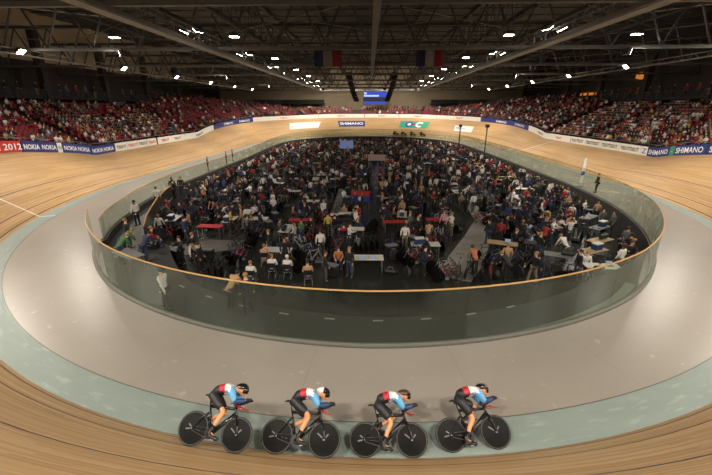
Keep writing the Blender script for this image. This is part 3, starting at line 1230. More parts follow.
def figure(kind):
    """whole clothed figure as one mesh: skin, hair, top, trousers, shoes"""
    if kind not in _fig:
        J = pose(kind)
        me = skin(J, BONES, 'pelvis', 1)
        hd = Vector(J['head'][0])
        colour_by_bone(me, J, BONES, lambda c, n, i: (1 if (c.z > hd.z + .055 or c.y < hd.y - .03) else 0) if i in (0, 1) and c.z > hd.z - .09 else (0 if i == 1 else i))
        zmin = min(v.co.z for v in me.vertices)
        for v in me.vertices:
            v.co.z -= zmin
        for q in (SKINS[0], HAIRS[0], TOPM['black'], TROU[0], shoe_mat):
            me.materials.append(q)
        me.polygons.foreach_set('use_smooth', [True] * len(me.polygons))
        me.name = 'figure'
        _fig[kind] = me
    return _fig[kind]


_low = {}


def low_figure(kind):
    """the same figure, coarse, for the far crowd"""
    if kind not in _low:
        J = pose(kind)
        me = skin(J, BONES, 'pelvis', 0)
        hd = Vector(J['head'][0])
        colour_by_bone(me, J, BONES, lambda c, n, i: (1 if (c.z > hd.z + .05 or c.y < hd.y - .04) else 0) if i in (0, 1) else i)
        _low[kind] = raw(me)
        bpy.data.meshes.remove(me)
    return _low[kind]


def set_slots(o, mats):
    for sl, m in zip(o.material_slots, mats):
        sl.link = 'OBJECT'
        sl.material = m


def hand_out(name, kind, loc, rz, top, label, group, trou=None, sk=None, hair=None, size=1.0, cat='person'):
    o = link(name, figure(kind))
    o.location = loc
    o.rotation_euler = (0, 0, rz)
    o.scale = (size,) * 3
    set_slots(o, [sk or RND.choice(SKINS[:2] * 3 + SKINS), hair or RND.choice(HAIRS[:3]), TOPM[top], trou or RND.choice(TROU[:2] * 2 + TROU), shoe_mat])
    return tag(o, label, cat, group)


_layer = {}


def dressed(kind, loc, rz, top, label, group=None, trou=None, sk=None, hair=None):
    """a nearer person: body with top, trousers and hair as its children"""
    if kind not in _layer:
        J = pose(kind)
        slim = {k: (v[0], (tuple(q * .72 for q in v[1]) if isinstance(v[1], tuple) else v[1] * .72) if k in ('pelvis', 'waist', 'chest') or k[:2] in ('hi', 'sh', 'kn') else v[1]) for k, v in J.items()}
        full = skin(slim, BONES, 'pelvis', 1)
        z0 = min(v.co.z for v in full.vertices)
        tj = {k: (v[0], tuple(r + .014 for r in v[1]) if isinstance(v[1], tuple) else v[1] + .014) for k, v in J.items() if k[:2] in ('sh', 'el', 'wr') or k in ('pelvis', 'waist', 'chest')}
        pv = Vector(J['pelvis'][0])
        tj['hem'] = (tuple(pv + (pv - Vector(J['waist'][0])).normalized() * .1), (.165, .125))
        nk = Vector(J['chest'][0]).lerp(Vector(J['neck'][0]), .6)
        tj['neck'] = (tuple(nk), .075)
        tb = [b for b in BONES if b[0] in tj and b[1] in tj] + [('pelvis', 'hem', 2)]
        lj = {k: (v[0], tuple(r + .014 for r in v[1]) if isinstance(v[1], tuple) else v[1] + .014) for k, v in J.items() if k[:2] in ('hi', 'kn', 'an') or k == 'pelvis'}
        lb = [b for b in BONES if b[0] in lj and b[1] in lj]
        hd, cr = Vector(J['head'][0]), Vector(J['crown'][0])
        hm = MB().ball((cr.x, cr.y - .02, cr.z - .035), (.098, .118, .095), 10, 7)
        sh = []
        for q in 'rl':
            a, t = Vector(J['an' + q][0]), Vector(J['to' + q][0])
            sh.append(MB().tube([a + Vector((0, -.05, -.02)), a + Vector((0, .04, -.03)), t + Vector((0, .04, .0))], [.05, .055, .035], 8).mesh('shoe', shoe_mat))
        meshes = [('body', full, 0), ('top', skin(tj, tb, 'pelvis', 1), 2), ('trousers', skin(lj, lb, 'pelvis', 1), 3), ('hair', hm.mesh('hair', HAIRS[0]), 1), ('shoe', sh[0], 4), ('shoe', sh[1], 4)]
        for nm, me, i in meshes:
            me.name = nm
            for v in me.vertices:
                v.co.z -= z0
            if not me.materials:
                me.materials.append(SKINS[0])
            me.polygons.foreach_set('material_index', [0] * len(me.polygons))
            me.polygons.foreach_set('use_smooth', [True] * len(me.polygons))
        _layer[kind] = meshes
    root = empty('person', loc, rz)
    tag(root, label, 'person', group)
    mats = [sk or RND.choice(SKINS[:2] * 3 + SKINS), hair or RND.choice(HAIRS[:3]), TOPM[top], trou or RND.choice(TROU[:2] * 2 + TROU), shoe_mat]
    for nm, me, i in _layer[kind]:
        o = link(nm, me, root)
        set_slots(o, [mats[i]])
    return root


# ------------------------------------------------------------------ infield furniture
PROTO = {}


def proto(kind, parts):
    """parts = [(name, MB, material)]"""
    PROTO[kind] = [(n, mb.mesh(n, m)) for n, mb, m in parts]
    one = MB()
    mats = []
    for n, mb, m in parts:
        if m not in mats:
            mats.append(m)
        one.add(mb.v, mb.f, mats.index(m))
    PROTO[kind + '_whole'] = one.mesh(kind, mats)


def put(kind, loc, rz, label, cat, group=None, detail=True, swap=None):
    if detail and len(PROTO[kind]) > 1:
        r = empty(kind, loc, rz)
        for n, me in PROTO[kind]:
            o = link(n, me, r)
            if swap and n in swap:
                set_slots(o, [swap[n]])
    else:
        r = link(kind, PROTO[kind + '_whole'])
        r.location = loc
        r.rotation_euler = (0, 0, rz)
        if swap:
            for i, (n, me) in enumerate(PROTO[kind]):
                if n in swap:
                    r.material_slots[0].link = 'OBJECT'
                    r.material_slots[0].material = swap[n]
    return tag(r, label, cat, group)


plastic_white, plastic_dark, plastic_tan = mat('table_white', (206, 202, 192), .5), mat('table_dark', (46, 44, 44), .5), mat('table_tan', (168, 142, 108), .5)
plastic_red, plastic_blue = mat('cloth_red', (168, 34, 34), .7), mat('cloth_blue', (38, 50, 92), .7)
case_black, case_grey = mat('case_black', (28, 28, 30), .5), mat('case_grey', (116, 116, 118), .45)
alu = mat('aluminium', (170, 170, 168), .35, metal=.7)
screen_lit = mat('laptop_screen_glow', (190, 205, 225), .3, emit=.35, var=0)

parts = [('table_top', MB().box((0, 0, .74), (1.8, .76, .04)), plastic_white)]
for x in (-.82, .82):
    for y in (-.32, .32):
        parts.append(('leg', MB().tube([(x, y, 0), (x, y, .72)], .018, 5), case_grey))
proto('folding_table', parts)

parts = [('seat', MB().box((0, 0, .45), (.44, .42, .035)), case_black), ('backrest', MB().box((0, -.22, .74), (.44, .03, .28), rx=.12), case_black)]
for x in (-.2, .2):
    parts.append(('leg', MB().tube([(x, .2, 0), (x, -.1, .46), (x, -.24, .88)], .013, 5), case_grey))
    parts.append(('leg', MB().tube([(x, -.22, 0), (x, .16, .45)], .013, 5), case_grey))
proto('folding_chair', parts)

proto('tool_case', [('body', MB().box((0, 0, .34), (.72, .44, .58)), case_black), ('lid', MB().box((0, 0, .66), (.74, .46, .06)), case_grey),
                    ('handle', MB().tube([(-.12, -.24, .5), (-.12, -.29, .5), (.12, -.29, .5), (.12, -.24, .5)], .012, 5), alu),
                    ('caster', MB().ball((-.3, 0, .04), .04, 6, 5), case_grey), ('caster', MB().ball((.3, 0, .04), .04, 6, 5), case_grey)])
b = MB().tube([(-.36, 0, .16), (-.3, 0, .17), (.3, 0, .17), (.36, 0, .16)], [.1, .17, .17, .1], 8, flat=(.9, .95))
proto('sports_bag', [('body', b, case_black), ('strap', MB().tube([(-.18, .1, .26), (-.1, 0, .42), (.1, 0, .42), (.18, .1, .26)], .015, 5), case_grey)])
proto('cool_box', [('body', MB().box((0, 0, .17), (.56, .36, .34)), plastic_blue), ('lid', MB().box((0, 0, .37), (.58, .38, .06)), plastic_white)])
proto('laptop', [('base', MB().box((0, 0, .012), (.34, .24, .022)), case_grey), ('screen', MB().box((0, .15, .12), (.34, .012, .22), rx=-.3), screen_lit)])
# a bicycle, standing upright in the pens
wf = MB()
for y in (-.045, .045):
    wf.tube([(-.08, y * .5, .28), (-.48, y, .34)], .012, 5)
    wf.tube([(-.2, y * .4, .78), (-.48, y, .34)], .01, 5)
wf.tube([(-.08, 0, .28), (-.22, 0, .92)], .02, 6)
wf.tube([(-.19, 0, .78), (.36, 0, .82)], .02, 6)
wf.tube([(.37, 0, .72), (-.08, 0, .28)], .024, 6)
wf.tube([(.34, 0, .9), (.4, 0, .68)], .022, 6)
for y in (-.045, .045):
    wf.tube([(.4, y * .6, .68), (.49, y, .34)], .014, 5)


def spoked(x):
    w = MB()
    w.tube([(x + .325 * math.cos(t), 0, .34 + .325 * math.sin(t)) for t in np.linspace(0, 2 * PI, 22)[:-1]], .014, 5, closed=True)
    for k in range(5):
        t = 2 * PI * k / 5
        w.tube([(x, 0, .34), (x + .32 * math.cos(t), 0, .34 + .32 * math.sin(t))], [.025, .012], 4)
    return w


def full_disc(x):
    return MB().wheel((x, 0, .34), 1, [(0, .03), (.3, .012), (.335, 0), (.3, -.012), (0, -.03)], 22)


bar = MB().tube([(.36, 0, .93), (.42, 0, .95)], .014, 5).tube([(.5, -.2, .82), (.54, -.2, .9), (.44, -.19, .96), (.42, 0, .96), (.44, .19, .96), (.54, .2, .9), (.5, .2, .82)], .013, 5)
crank_ = MB().wheel((-.08, -.05, .28), 1, [(0, .004), (.1, 0), (0, -.004)], 14).tube([(-.08, -.07, .28), (.07, -.08, .2)], .012, 4).tube([(-.08, .07, .28), (-.23, .08, .36)], .012, 4)
sad = MB().tube([(-.36, 0, .97), (-.28, 0, .98), (-.12, 0, .96)], [.03, .06, .015], 7, flat=(1, .4)).tube([(-.22, 0, .9), (-.24, 0, .96)], .014, 5)
frame_cols = {'black': mat('frame_black', (24, 24, 26), .35), 'white': mat('frame_white', (150, 148, 144), .35), 'red': mat('frame_red', (160, 36, 36), .35), 'blue': mat('frame_blue', (56, 60, 112), .35)}
proto('racing_bicycle', [('frame', wf, frame_cols['black']), ('front_wheel', spoked(.49), tyre), ('rear_wheel', full_disc(-.49), disc_black), ('handlebar', bar, case_black), ('saddle', sad, saddle_black), ('crankset', crank_, case_grey)])
# rack that holds bicycles by the front wheel
rk = MB().tube([(-.9, 0, .5), (.9, 0, .5)], .02, 6)
proto('bicycle_rack', [('bar', MB().tube([(-.9, 0, .02), (-.9, 0, 1.1), (.9, 0, 1.1), (.9, 0, .02)], .022, 6), alu), ('foot', MB().box((-.9, 0, .02), (.06, .7, .04)), alu), ('foot', MB().box((.9, 0, .02), (.06, .7, .04)), alu)])
proto('training_rollers', [('frame', MB().box((0, -.25, .06), (1.4, .04, .05)).box((0, .25, .06), (1.4, .04, .05)), alu)] + [('roller', MB().tube([(x, -.23, .09), (x, .23, .09)], .055, 8), case_grey) for x in (-.6, -.35, .55)])
proto('monitor', [('screen', MB().box((0, 0, .42), (.7, .04, .42)), screen_lit), ('bezel', MB().box((0, .03, .42), (.74, .03, .46)), case_black), ('stand', MB().box((0, .04, .1), (.06, .05, .2)).box((0, .04, .012), (.3, .2, .024)), case_black)])
proto('wheel_bag', [('body', MB().wheel((0, 0, .36), 1, [(0, .09), (.33, .07), (.36, 0), (.33, -.07), (0, -.09)], 16), case_black), ('handle', MB().tube([(-.08, 0, .7), (0, 0, .78), (.08, 0, .7)], .014, 5), case_grey)])

OCC = []


def free(x, y, r):
    return all((x - a) ** 2 + (y - b) ** 2 > (r + c) ** 2 for a, b, c in OCC)


def claim(x, y, r):
    OCC.append((x, y, r))


N_PEOPLE = 0
LATE_PEOPLE = []      # beyond the 300 nearest: one mass


def person_at(kind, x, y, rz, top, label, group=None, z=FZ, near=True, r=.25, **k):
    global N_PEOPLE
    claim(x, y, r)
    N_PEOPLE += 1
    if near:
        return dressed(kind, (x, y, z), rz, top, label, group, **k)
    return hand_out('person', kind, (x, y, z), rz, top, label, group, **k)


def chair_person(x, y, rz, top, label, chair_label, **k):
    """someone on a folding chair"""
    put('folding_chair', (x, y, FZ), rz, chair_label, 'chair')
    person_at('seated', x - math.sin(rz) * -.02, y - .04 * math.cos(rz), rz, top, label, z=FZ, r=.5, **k)


# the people and things one can make out
chair_person(-6.08, 17.48, 0, 'white', 'seated person in white shirt, first of the white-shirted row behind the near glass', 'folding chair under the first white-shirted person behind the near glass')
chair_person(-5.21, 18.48, 0, 'white', 'seated person in white shirt and dark trousers, middle of the row by the near glass', 'folding chair under the middle white-shirted person', trou=TROU[0])
chair_person(-4.34, 18.35, 0, 'white', 'seated person with white cap and white shirt by the near glass', 'folding chair under the white-capped person', hair=HAIRS[3], trou=TROU[0])
chair_person(-3.10, 17.61, .2, 'tan', 'seated person in tan jacket right of the white-shirted row', 'folding chair under the person in tan jacket', hair=HAIRS[1])
chair_person(-1.67, 19.84, PI, 'orange', 'seated person in orange top facing the camera behind the glass', 'folding chair under the person in orange', hair=HAIRS[1])
person_at('standing', 2.42, 22.94, 0, 'white', 'standing person in white shirt with back turned, right of the centre aisle', trou=TROU[2])
person_at('standing', -2.85, 25.30, .4, 'yellow', 'standing person in yellow vest in the pale aisle')
person_at('standing', -2.91, 21.45, .3, 'white', 'standing person in white shirt in the pale aisle in front of yellow vest', trou=TROU[0])
person_at('standing', 5.58, 26.29, 2.4, 'pink', 'standing person in pink shirt beside the red-topped table')
person_at('standing', 8.93, 24.06, -.6, 'red', 'standing person in red top at the edge of the bright floor')
person_at('standing', 8.18, 24.18, .5, 'black', 'tall person in black standing next to the red top at the bright floor')
person_at('standing', 14.63, 30.63, .5, 'red', 'standing person in red top far along the right side of the infield')
person_at('seated', -12.4, 19.6, -1.0, 'red', 'seated person in dark red jacket in the entry lane', z=WZ)
put('tool_case', (-12.4, 19.55, WZ - .22), 0, 'low black case the red-jacketed person sits on', 'case')
person_at('standing', -15.8, 23.9, 1.2, 'white', 'person in white shirt standing by the glass in the entry lane', trou=TROU[0], z=WZ)
person_at('standing', -16.8, 28.4, .6, 'white', 'second white-shirted person further along the entry lane', trou=TROU[0], z=WZ)
person_at('bending', -12.7, 17.3, -.6, 'green', 'photographer in green vest bent over at the glass corner', z=WZ)
person_at('bending', -13.1, 18.3, -.9, 'green', 'second photographer in green vest behind the first', z=WZ)
person_at('standing', -13.7, 19.6, -.5, 'black', 'person in black behind the green-vested photographers', z=WZ)
person_at('bending', -11.6, 17.6, -.3, 'navy', 'person in navy leaning next to the green vests', z=WZ)
person_at('standing', -17.7, 32.6, .3, 'black', 'first of three people in black standing at the gate of the entry lane', z=WZ)
person_at('standing', -17.2, 33.2, .2, 'black', 'middle of three people in black standing at the gate of the entry lane', z=WZ)
person_at('arms folded', -17.1, 31.6, -.4, 'black', 'third of three people in black at the gate of the entry lane', z=WZ)
person_at('walking', -8.0, 12.9, 1.4, 'white', 'person in white shirt walking right behind the near glass', trou=TROU[3], z=WZ)
person_at('standing', -4.6, 12.6, .4, 'black', 'dark-clothed person standing behind the near glass right of the walking white shirt', z=WZ)
person_at('bending', -5.4, 12.9, -.5, 'tan', 'person in tan leaning behind the near glass', z=WZ)
person_at('standing', 20.4, 33.5, 1.3, 'black', 'official in black standing on the apron outside the right stretch of the glass', z=.01, trou=TROU[0])
for (x, y, tp, tx) in ((-19.4, 44.5, 'black', 'dark'), (-19.4, 50.6, 'red', 'red-topped'), (-19.5, 53.4, 'black', 'black-clad')):
    person_at('standing', x, y, -1.2, tp, tx + ' person standing on the apron outside the far left stretch of glass', z=.01, near=False)
put('folding_table', (-12.0, 16.9, WZ), -.55, 'grey-topped folding table at the glass corner by the green vests', 'table', swap={'table_top': case_grey})
claim(-12.2, 16.6, 1)
put('folding_table', (0.00, 19.59, FZ), .03, 'folding table holding two lit white screens behind the near glass', 'table')
claim(0.00, 19.59, 1.0)
for dx in (-.3, .3):
    put('laptop', (dx, 19.45, FZ + .76), PI, ('first' if dx < 0 else 'second') + ' of two lit laptops side by side behind the near glass', 'laptop')
put('folding_table', (3.60, 21.95, FZ), 0, 'white-topped folding table crowded with kit right of the centre aisle', 'table')
claim(3.60, 21.95, 1.0)
put('cool_box', (3.22, 21.95, FZ + .76), .2, 'cool box on the white table right of the centre aisle', 'cool box')
for x, y, t in ((-5.1, 27.0, 'pens left of the pale aisle'), (2.1, 26.8, 'first pen right of the centre aisle'), (5.35, 27.5, 'pen beside the pink shirt'), (-11.4, 25.2, 'left pens, piled with kit')):
    put('folding_table', (x, y, FZ), RND.uniform(-.1, .1), 'red-topped folding table in the ' + t, 'table', swap={'table_top': plastic_red})
    claim(x, y, 1.0)
for i, (x, y, rz) in enumerate(((15.0, 23.1, .5), (16.6, 25.9, .6), (8.5, 22.3, -.35), (11.2, 20.3, -.4), (13.5, 21.2, .45), (17.3, 28.6, .7))):
    put('folding_table', (x, y, FZ), rz, ['tan', 'pale', 'white', 'grey-legged white', 'second tan', 'last pale'][i] + ' long table in the right-hand team area near the glass', 'table', swap={'table_top': [plastic_tan, case_grey][i % 2]})
    put(('sports_bag', 'cool_box', 'laptop')[i % 3], (x + .3 * math.cos(rz), y + .3 * math.sin(rz), FZ + .76), rz, ('black bag', 'blue cool box', 'open laptop')[i % 3] + ' on the ' + ['tan', 'pale', 'white', 'grey-legged white', 'second tan', 'last pale'][i] + ' long table in the right-hand team area', 'equipment')
    claim(x, y, 1.05)

# blue and red banner in the middle, white signs further back
banner_blue = mat('banner_blue', (52, 74, 170), .6)
banner_red = mat('banner_red', (190, 48, 52), .6)
r = empty('banner_stand', (-0.72, 33.12, FZ))
tag(r, 'blue and red banner with white emblem in the middle of the infield', 'banner')
MB().box((0, 0, .95), (1.7, .04, .55)).build('blue_panel', banner_blue, r)
MB().box((0, 0, 1.45), (1.7, .04, .45)).build('red_panel', banner_red, r)
vs_, fs_ = ring(.0, .2)
MB().add([(x, -.03, .98 + y) for x, y, z in vs_], fs_).build('white_emblem', ink['white'], r)
for x in (-.8, .8):
    MB().tube([(x, .03, 0), (x, .03, 1.7)], .02, 5).build('post', alu, r)
claim(-0.74, 34.22, 1)
r = empty('sign_board', (1.20, 57.00, FZ))
tag(r, 'pale pink sign board on posts deep in the infield by the centre aisle', 'sign')
MB().box((0, 0, 1.75), (2.6, .05, .9)).build('panel', mat('sign_pale_pink', (222, 190, 190), .6), r)
for x in (-1.2, 1.2):
    MB().tube([(x, .04, 0), (x, .04, 2.2)], .025, 5).build('post', alu, r)
claim(1.24, 58.90, 1.4)
r = empty('video_display', (-4.32, 74.40, FZ))
tag(r, 'pale blue display panel on a stand near the far end of the infield', 'display')
MB().box((0, 0, 2.1), (2.6, .12, 1.5)).build('screen', mat('display_pale_blue', (150, 170, 230), .4, emit=.3), r)
for x in (-1.1, 1.1):
    MB().tube([(x, .08, 0), (x, .08, 2.1)], .03, 5).build('post', case_black, r)
claim(-4.46, 76.88, 1.4)
# feather flag, dark poles
r = empty('feather_flag', (20.3, 36.2, .01))
tag(r, 'tall white feather flag with a blue band by the right glass', 'flag')
r.scale = (.85, .85, .85)
MB().tube([(0, 0, 0), (0, 0, 3.0), (.1, 0, 3.3), (.3, 0, 3.42)], .022, 5).build('pole', alu, r)
f = MB()
pr_ = [(.02, .36, .4), (.02, .38, 1.3), (.02, .38, 1.75), (.06, .38, 2.9), (.14, .34, 3.2)]
for a, b_, z in pr_:
    f.v += [(a, .01 * math.sin(z * 4), z), (b_, .05 * math.sin(z * 3), z), (a, .01 * math.sin(z * 4) + .01, z), (b_, .05 * math.sin(z * 3) + .01, z)]
for i in range(len(pr_) - 1):
    o = 4 * i
    f.f += [(o, o + 1, o + 5, o + 4), (o + 2, o + 6, o + 7, o + 3)]
    f.mi += [1 if i == 1 else 0] * 2
f.build('sail', [ink['white'], ink['blue']], r)
MB().box((0, 0, .03), (.6, .6, .06)).build('base', case_black, r)
claim(23.56, 43.65, .5)
for i, (x, y, h) in enumerate(((18.3, 60.5, 6.0), (17.7, 75.5, 5.4))):
    r = empty('camera_mast', (x, y, FZ))
    tag(r, ('nearer' if i == 0 else 'further') + ' of two tall dark camera masts at the far right of the infield', 'mast')
    MB().tube([(0, 0, 0), (0, 0, h)], .1, 6).build('pole', case_black, r)
    MB().box((0, 0, h + .2), (.5, .7, .45)).build('camera_head', case_black, r)
    for a in (0, 2.1, 4.2):
        MB().tube([(.9 * math.cos(a), .9 * math.sin(a), 0), (0, 0, 1.3)], .04, 5).build('leg', case_black, r)
    claim(x, y, 1)
# bicycles lying and leaning by the bright floor
for i, (x, y, rz, c) in enumerate(((7.3, 20.2, .4, 'blue'), (7.6, 20.9, .5, 'black'), (8.3, 20.3, .3, 'blue'), (9.1, 20.1, .7, 'black'), (5.2, 19.4, 1.4, 'white'), (7.4, 28.3, 1.3, 'black'), (6.9, 29.0, 1.2, 'black'))):
    b = put('racing_bicycle', (x, y, FZ), rz, ['blue', 'black', 'second blue', 'outermost black', 'white-framed', 'upright black', 'rear upright black'][i] + ' bicycle parked ' + ('beside the bright floor near the glass' if i < 5 else 'behind the bright floor'), 'bicycle', swap={'frame': frame_cols[c]})
    claim(x, y, .42)
# team pens: a grid of tables, chairs, bicycles and people
ORD = ['first', 'second', 'third', 'fourth', 'fifth', 'sixth', 'seventh', 'eighth', 'ninth', 'tenth', 'eleventh', 'twelfth', 'thirteenth', 'fourteenth', 'fifteenth', 'sixteenth', 'seventeenth', 'eighteenth', 'nineteenth', 'twentieth', 'twenty-first', 'twenty-second', 'twenty-third', 'twenty-fourth']
OPEN = [(-11.5, 22.5, 1.7), (-9.8, 23.2, 1.5), (6.9, 24.2, 1.6), (5.7, 21.0, 1.2), (8.6, 27.5, 1.0), (13.2, 26.8, 1.2)]


def open_floor(x, y):
    if abs(x - .55) < .55 and y < 60:                       # centre aisle
        return True
    if abs(x + 2.9) < .5 and 14 < y < 43:                   # pale aisle
        return True
    if y > 20 and abs(x + 6.6 + (y - 20) * .03) < .45:
        return True
    if y > 20 and abs(x - 8.2) < .45:
        return True
    return any((x - a) ** 2 + (y - b) ** 2 < c * c for a, b, c in OPEN)


def side_of(x):
    return ('far left block', 'left block', 'middle left block', 'middle right block', 'right block')[0 if x < -9 else 1 if x < -6.2 else 2 if x < .5 else 3 if x < 8.2 else 4]


COLW = [('black', 46), ('navy', 12), ('grey', 10), ('white', 16), ('red', 8), ('blue', 4), ('green', 1), ('orange', 4), ('tan', 5), ('yellow', 1)]
CW = [c for c, w in COLW for _ in range(w)]
pen_people, pen_chairs, pen_bikes = [], [], []
for s0, s1, wd in ((22, 100, 'right'), (-104, -43, 'left')):
    for s in np.arange(s0, s1, .62):
        e = max(.55, walk_w(s) + .4) + RND.uniform(0, 1.1)
        p = G(s, FZ, e)
        where = 'along the %s dark wall of the infield, %s stretch' % (wd, 'nearer' if p.y < 40 else 'further')
        if not free(p.x, p.y, .24):
            continue
        if RND.random() < .8:
            pen_people.append((p.x, p.y, RND.uniform(0, 2 * PI), where))
            claim(p.x, p.y, .24)
        elif p.y < 60 and free(p.x, p.y, .34):
            put('tool_case', tuple(p), RND.uniform(0, PI), 'black tool case standing ' + where, 'tool case', 'tool cases ' + where, p.y < 34)
            claim(p.x, p.y, .36)
row = 0
y = 18.6
while y < 101:
    dy = 2.1 if y < 40 else 2.75
    x = -19.0 + (row % 2) * .8
    while x < 20:
        px, py = x + RND.uniform(-.25, .25), y + RND.uniform(-.25, .25)
        x += 2.1 if y < 40 else 2.5
        if not inside(px, py, 1.0) or open_floor(px, py):
            continue
        where = 'in the ' + ORD[row // 2] + ' pen row, ' + side_of(px)
        near = y < 34
        kind = RND.random()
        if kind < .45 and free(px, py, .85):
            a = RND.choice((0, 0, PI / 2)) + RND.uniform(-.12, .12)
            c = RND.choice(('white', 'white', 'tan', 'dark', 'dark'))
            put('folding_table', (px, py, FZ), a, c + '-topped folding table ' + where, 'table', c + ' tables ' + where, near, {'table_top': {'white': plastic_white, 'tan': plastic_tan, 'dark': plastic_dark}[c]})
            claim(px, py, .55)
            ca, sa = math.cos(a), math.sin(a)
            if RND.random() < .5:
                q = RND.uniform(-.5, .5)
                put('laptop', (px + ca * q, py + sa * q, FZ + .76), a + RND.choice((0, PI)), 'open laptop on the ' + c + ' table ' + where, 'laptop', 'laptops ' + where, near)
            if RND.random() < .55:
                q = RND.choice((-.55, .55))
                put('cool_box' if RND.random() < .2 else 'sports_bag', (px + ca * q, py + sa * q, FZ + .76), a, 'box or bag standing on the ' + c + ' table ' + where, 'luggage', 'luggage on tables ' + where, near)
            for sd in (-1, 1):
                for q in (-.5, .45):
                    if RND.random() < .75:
                        d = .72 * sd
                        pen_chairs.append((px + ca * q - sa * d, py + sa * q + ca * d, a + (PI if sd > 0 else 0) + RND.uniform(-.3, .3), where))
        elif kind < .86:
            a = RND.uniform(0, PI)
            n = RND.choice((3, 3, 4, 5))
            for k in range(n):
                q = (k - (n - 1) / 2) * .38
                bx, by = px - math.sin(a) * q, py + math.cos(a) * q
                if free(bx, by, .1) and inside(bx, by, 1.0):
                    pen_bikes.append((bx, by, a + RND.uniform(-.12, .12), where))
                    claim(bx, by, .2)
        else:
            nm, kd = RND.choice((('tool_case', 'tool case'), ('wheel_bag', 'wheel bag'), ('training_rollers', 'training rollers'), ('tool_case', 'tool case')))
            if free(px, py, .4):
                put(nm, (px, py, FZ), RND.uniform(0, PI), 'dark ' + kd + ' standing ' + where, kd, kd + 's ' + where, near)
                claim(px, py, .4)
        for k in range(2):
            hx, hy = px + RND.uniform(-1.2, 1.2), py + RND.uniform(-1.1, 1.1)
            nm, kd = RND.choice((('sports_bag', 'sports bag'), ('tool_case', 'tool case'), ('sports_bag', 'sports bag'), ('wheel_bag', 'wheel bag')))
            if hy > 18 and y < 60 and RND.random() < .6 and inside(hx, hy, 1.6) and not open_floor(hx, hy) and free(hx, hy, .38):
                put(nm, (hx, hy, FZ), RND.uniform(0, PI), 'black %s on the floor %s' % (kd, where), kd, kd + 's on the floor ' + where, near)
                claim(hx, hy, .34)
        for k in range(5):
            hx, hy = px + RND.uniform(-1.25, 1.25), py + RND.uniform(-1.2, 1.2)
            if hy > 17.9 and RND.random() < (.8 if hx > 8 else .45 if hy < 23 else .6 if hy < 32 else .84) and inside(hx, hy, .5) and not open_floor(hx, hy) and free(hx, hy, .22):
                pen_people.append((hx, hy, RND.uniform(0, 2 * PI), where))
                claim(hx, hy, .24)
    y += dy
    row += 1

POSES = ['standing', 'standing', 'standing', 'arms folded', 'reaching', 'bending', 'walking']
dist = lambda q: q[0] ** 2 + q[1] ** 2
pen_bikes.sort(key=dist)
for i, (bx, by, a, where) in enumerate(pen_bikes[:300]):
    c = RND.choice(('black', 'black', 'black', 'black', 'black', 'white', 'red', 'blue'))
    put('racing_bicycle', (bx, by, FZ), a, c + '-framed racing bicycle parked ' + where, 'bicycle', c + ' bicycles ' + where, i < 60, {'frame': frame_cols[c]})
pen_chairs = [c for c in sorted(pen_chairs, key=dist) if inside(c[0], c[1], 1.0)]
sitters = []
for i, (cx, cy, a, where) in enumerate(pen_chairs[:270]):
    put('folding_chair', (cx, cy, FZ), a, 'black folding chair at a table ' + where, 'chair', 'folding chairs ' + where, i < 70)
    if RND.random() < .5:
        sitters.append((cx + .06 * math.sin(a), cy - .06 * math.cos(a), a, where))
people = [('stand',) + p for p in pen_people] + [('seated',) + p for p in sitters]
people.sort(key=lambda q: q[1] ** 2 + q[2] ** 2)
budget = 296 - N_PEOPLE
mass = []
for i, (k, hx, hy, a, where) in enumerate(people):
    ps_ = 'seated' if k == 'seated' else RND.choice(POSES)
    tp = RND.choice(CW)
    if i < budget:
        lab = 'person in %s top, %s, %s' % (tp, ps_ if ps_ != 'reaching' else 'reaching out', where)
        if i < 90:
            dressed(ps_, (hx, hy, FZ), a, tp, lab, lab)
        else:
            hand_out('person', ps_, (hx, hy, FZ), a, tp, lab, lab)
    else:
        mass.append((ps_, (hx, hy, FZ), a, tp))


def crowd_object(name, rows_, label):
    """one mesh for everybody beyond the individual ones; rows = (pose, loc, rz, top)"""
    V, F, MI = [], [], []
    mats = [SKINS[1], HAIRS[0], TROU[0], shoe_mat] + list(TOPM.values())
    ti = {k: 4 + i for i, k in enumerate(TOPM)}
    n0 = 0
    for ps_, loc, rz, tp in rows_:
        v, f, mi = low_figure(ps_)
        c, s_ = math.cos(rz), math.sin(rz)
        V += [(loc[0] + c * p[0] - s_ * p[1], loc[1] + s_ * p[0] + c * p[1], loc[2] + p[2]) for p in v]
        F += [tuple(j + n0 for j in q) for q in f]
        MI += [{0: 0, 1: 1, 2: ti[tp], 3: 2, 4: 3}[m] for m in mi]
        n0 += len(v)
    me = bpy.data.meshes.new(name)
    me.from_pydata(V, [], F)
    for m in mats:
        me.materials.append(m)
    me.polygons.foreach_set('material_index', MI)
    o = link(name, me)
    o['kind'] = 'stuff'
    o['label'] = label
    o['category'] = 'crowd'
    return o


if mass:
    crowd_object('crowd', mass, 'dense dark crowd of team staff filling the far part of the infield')

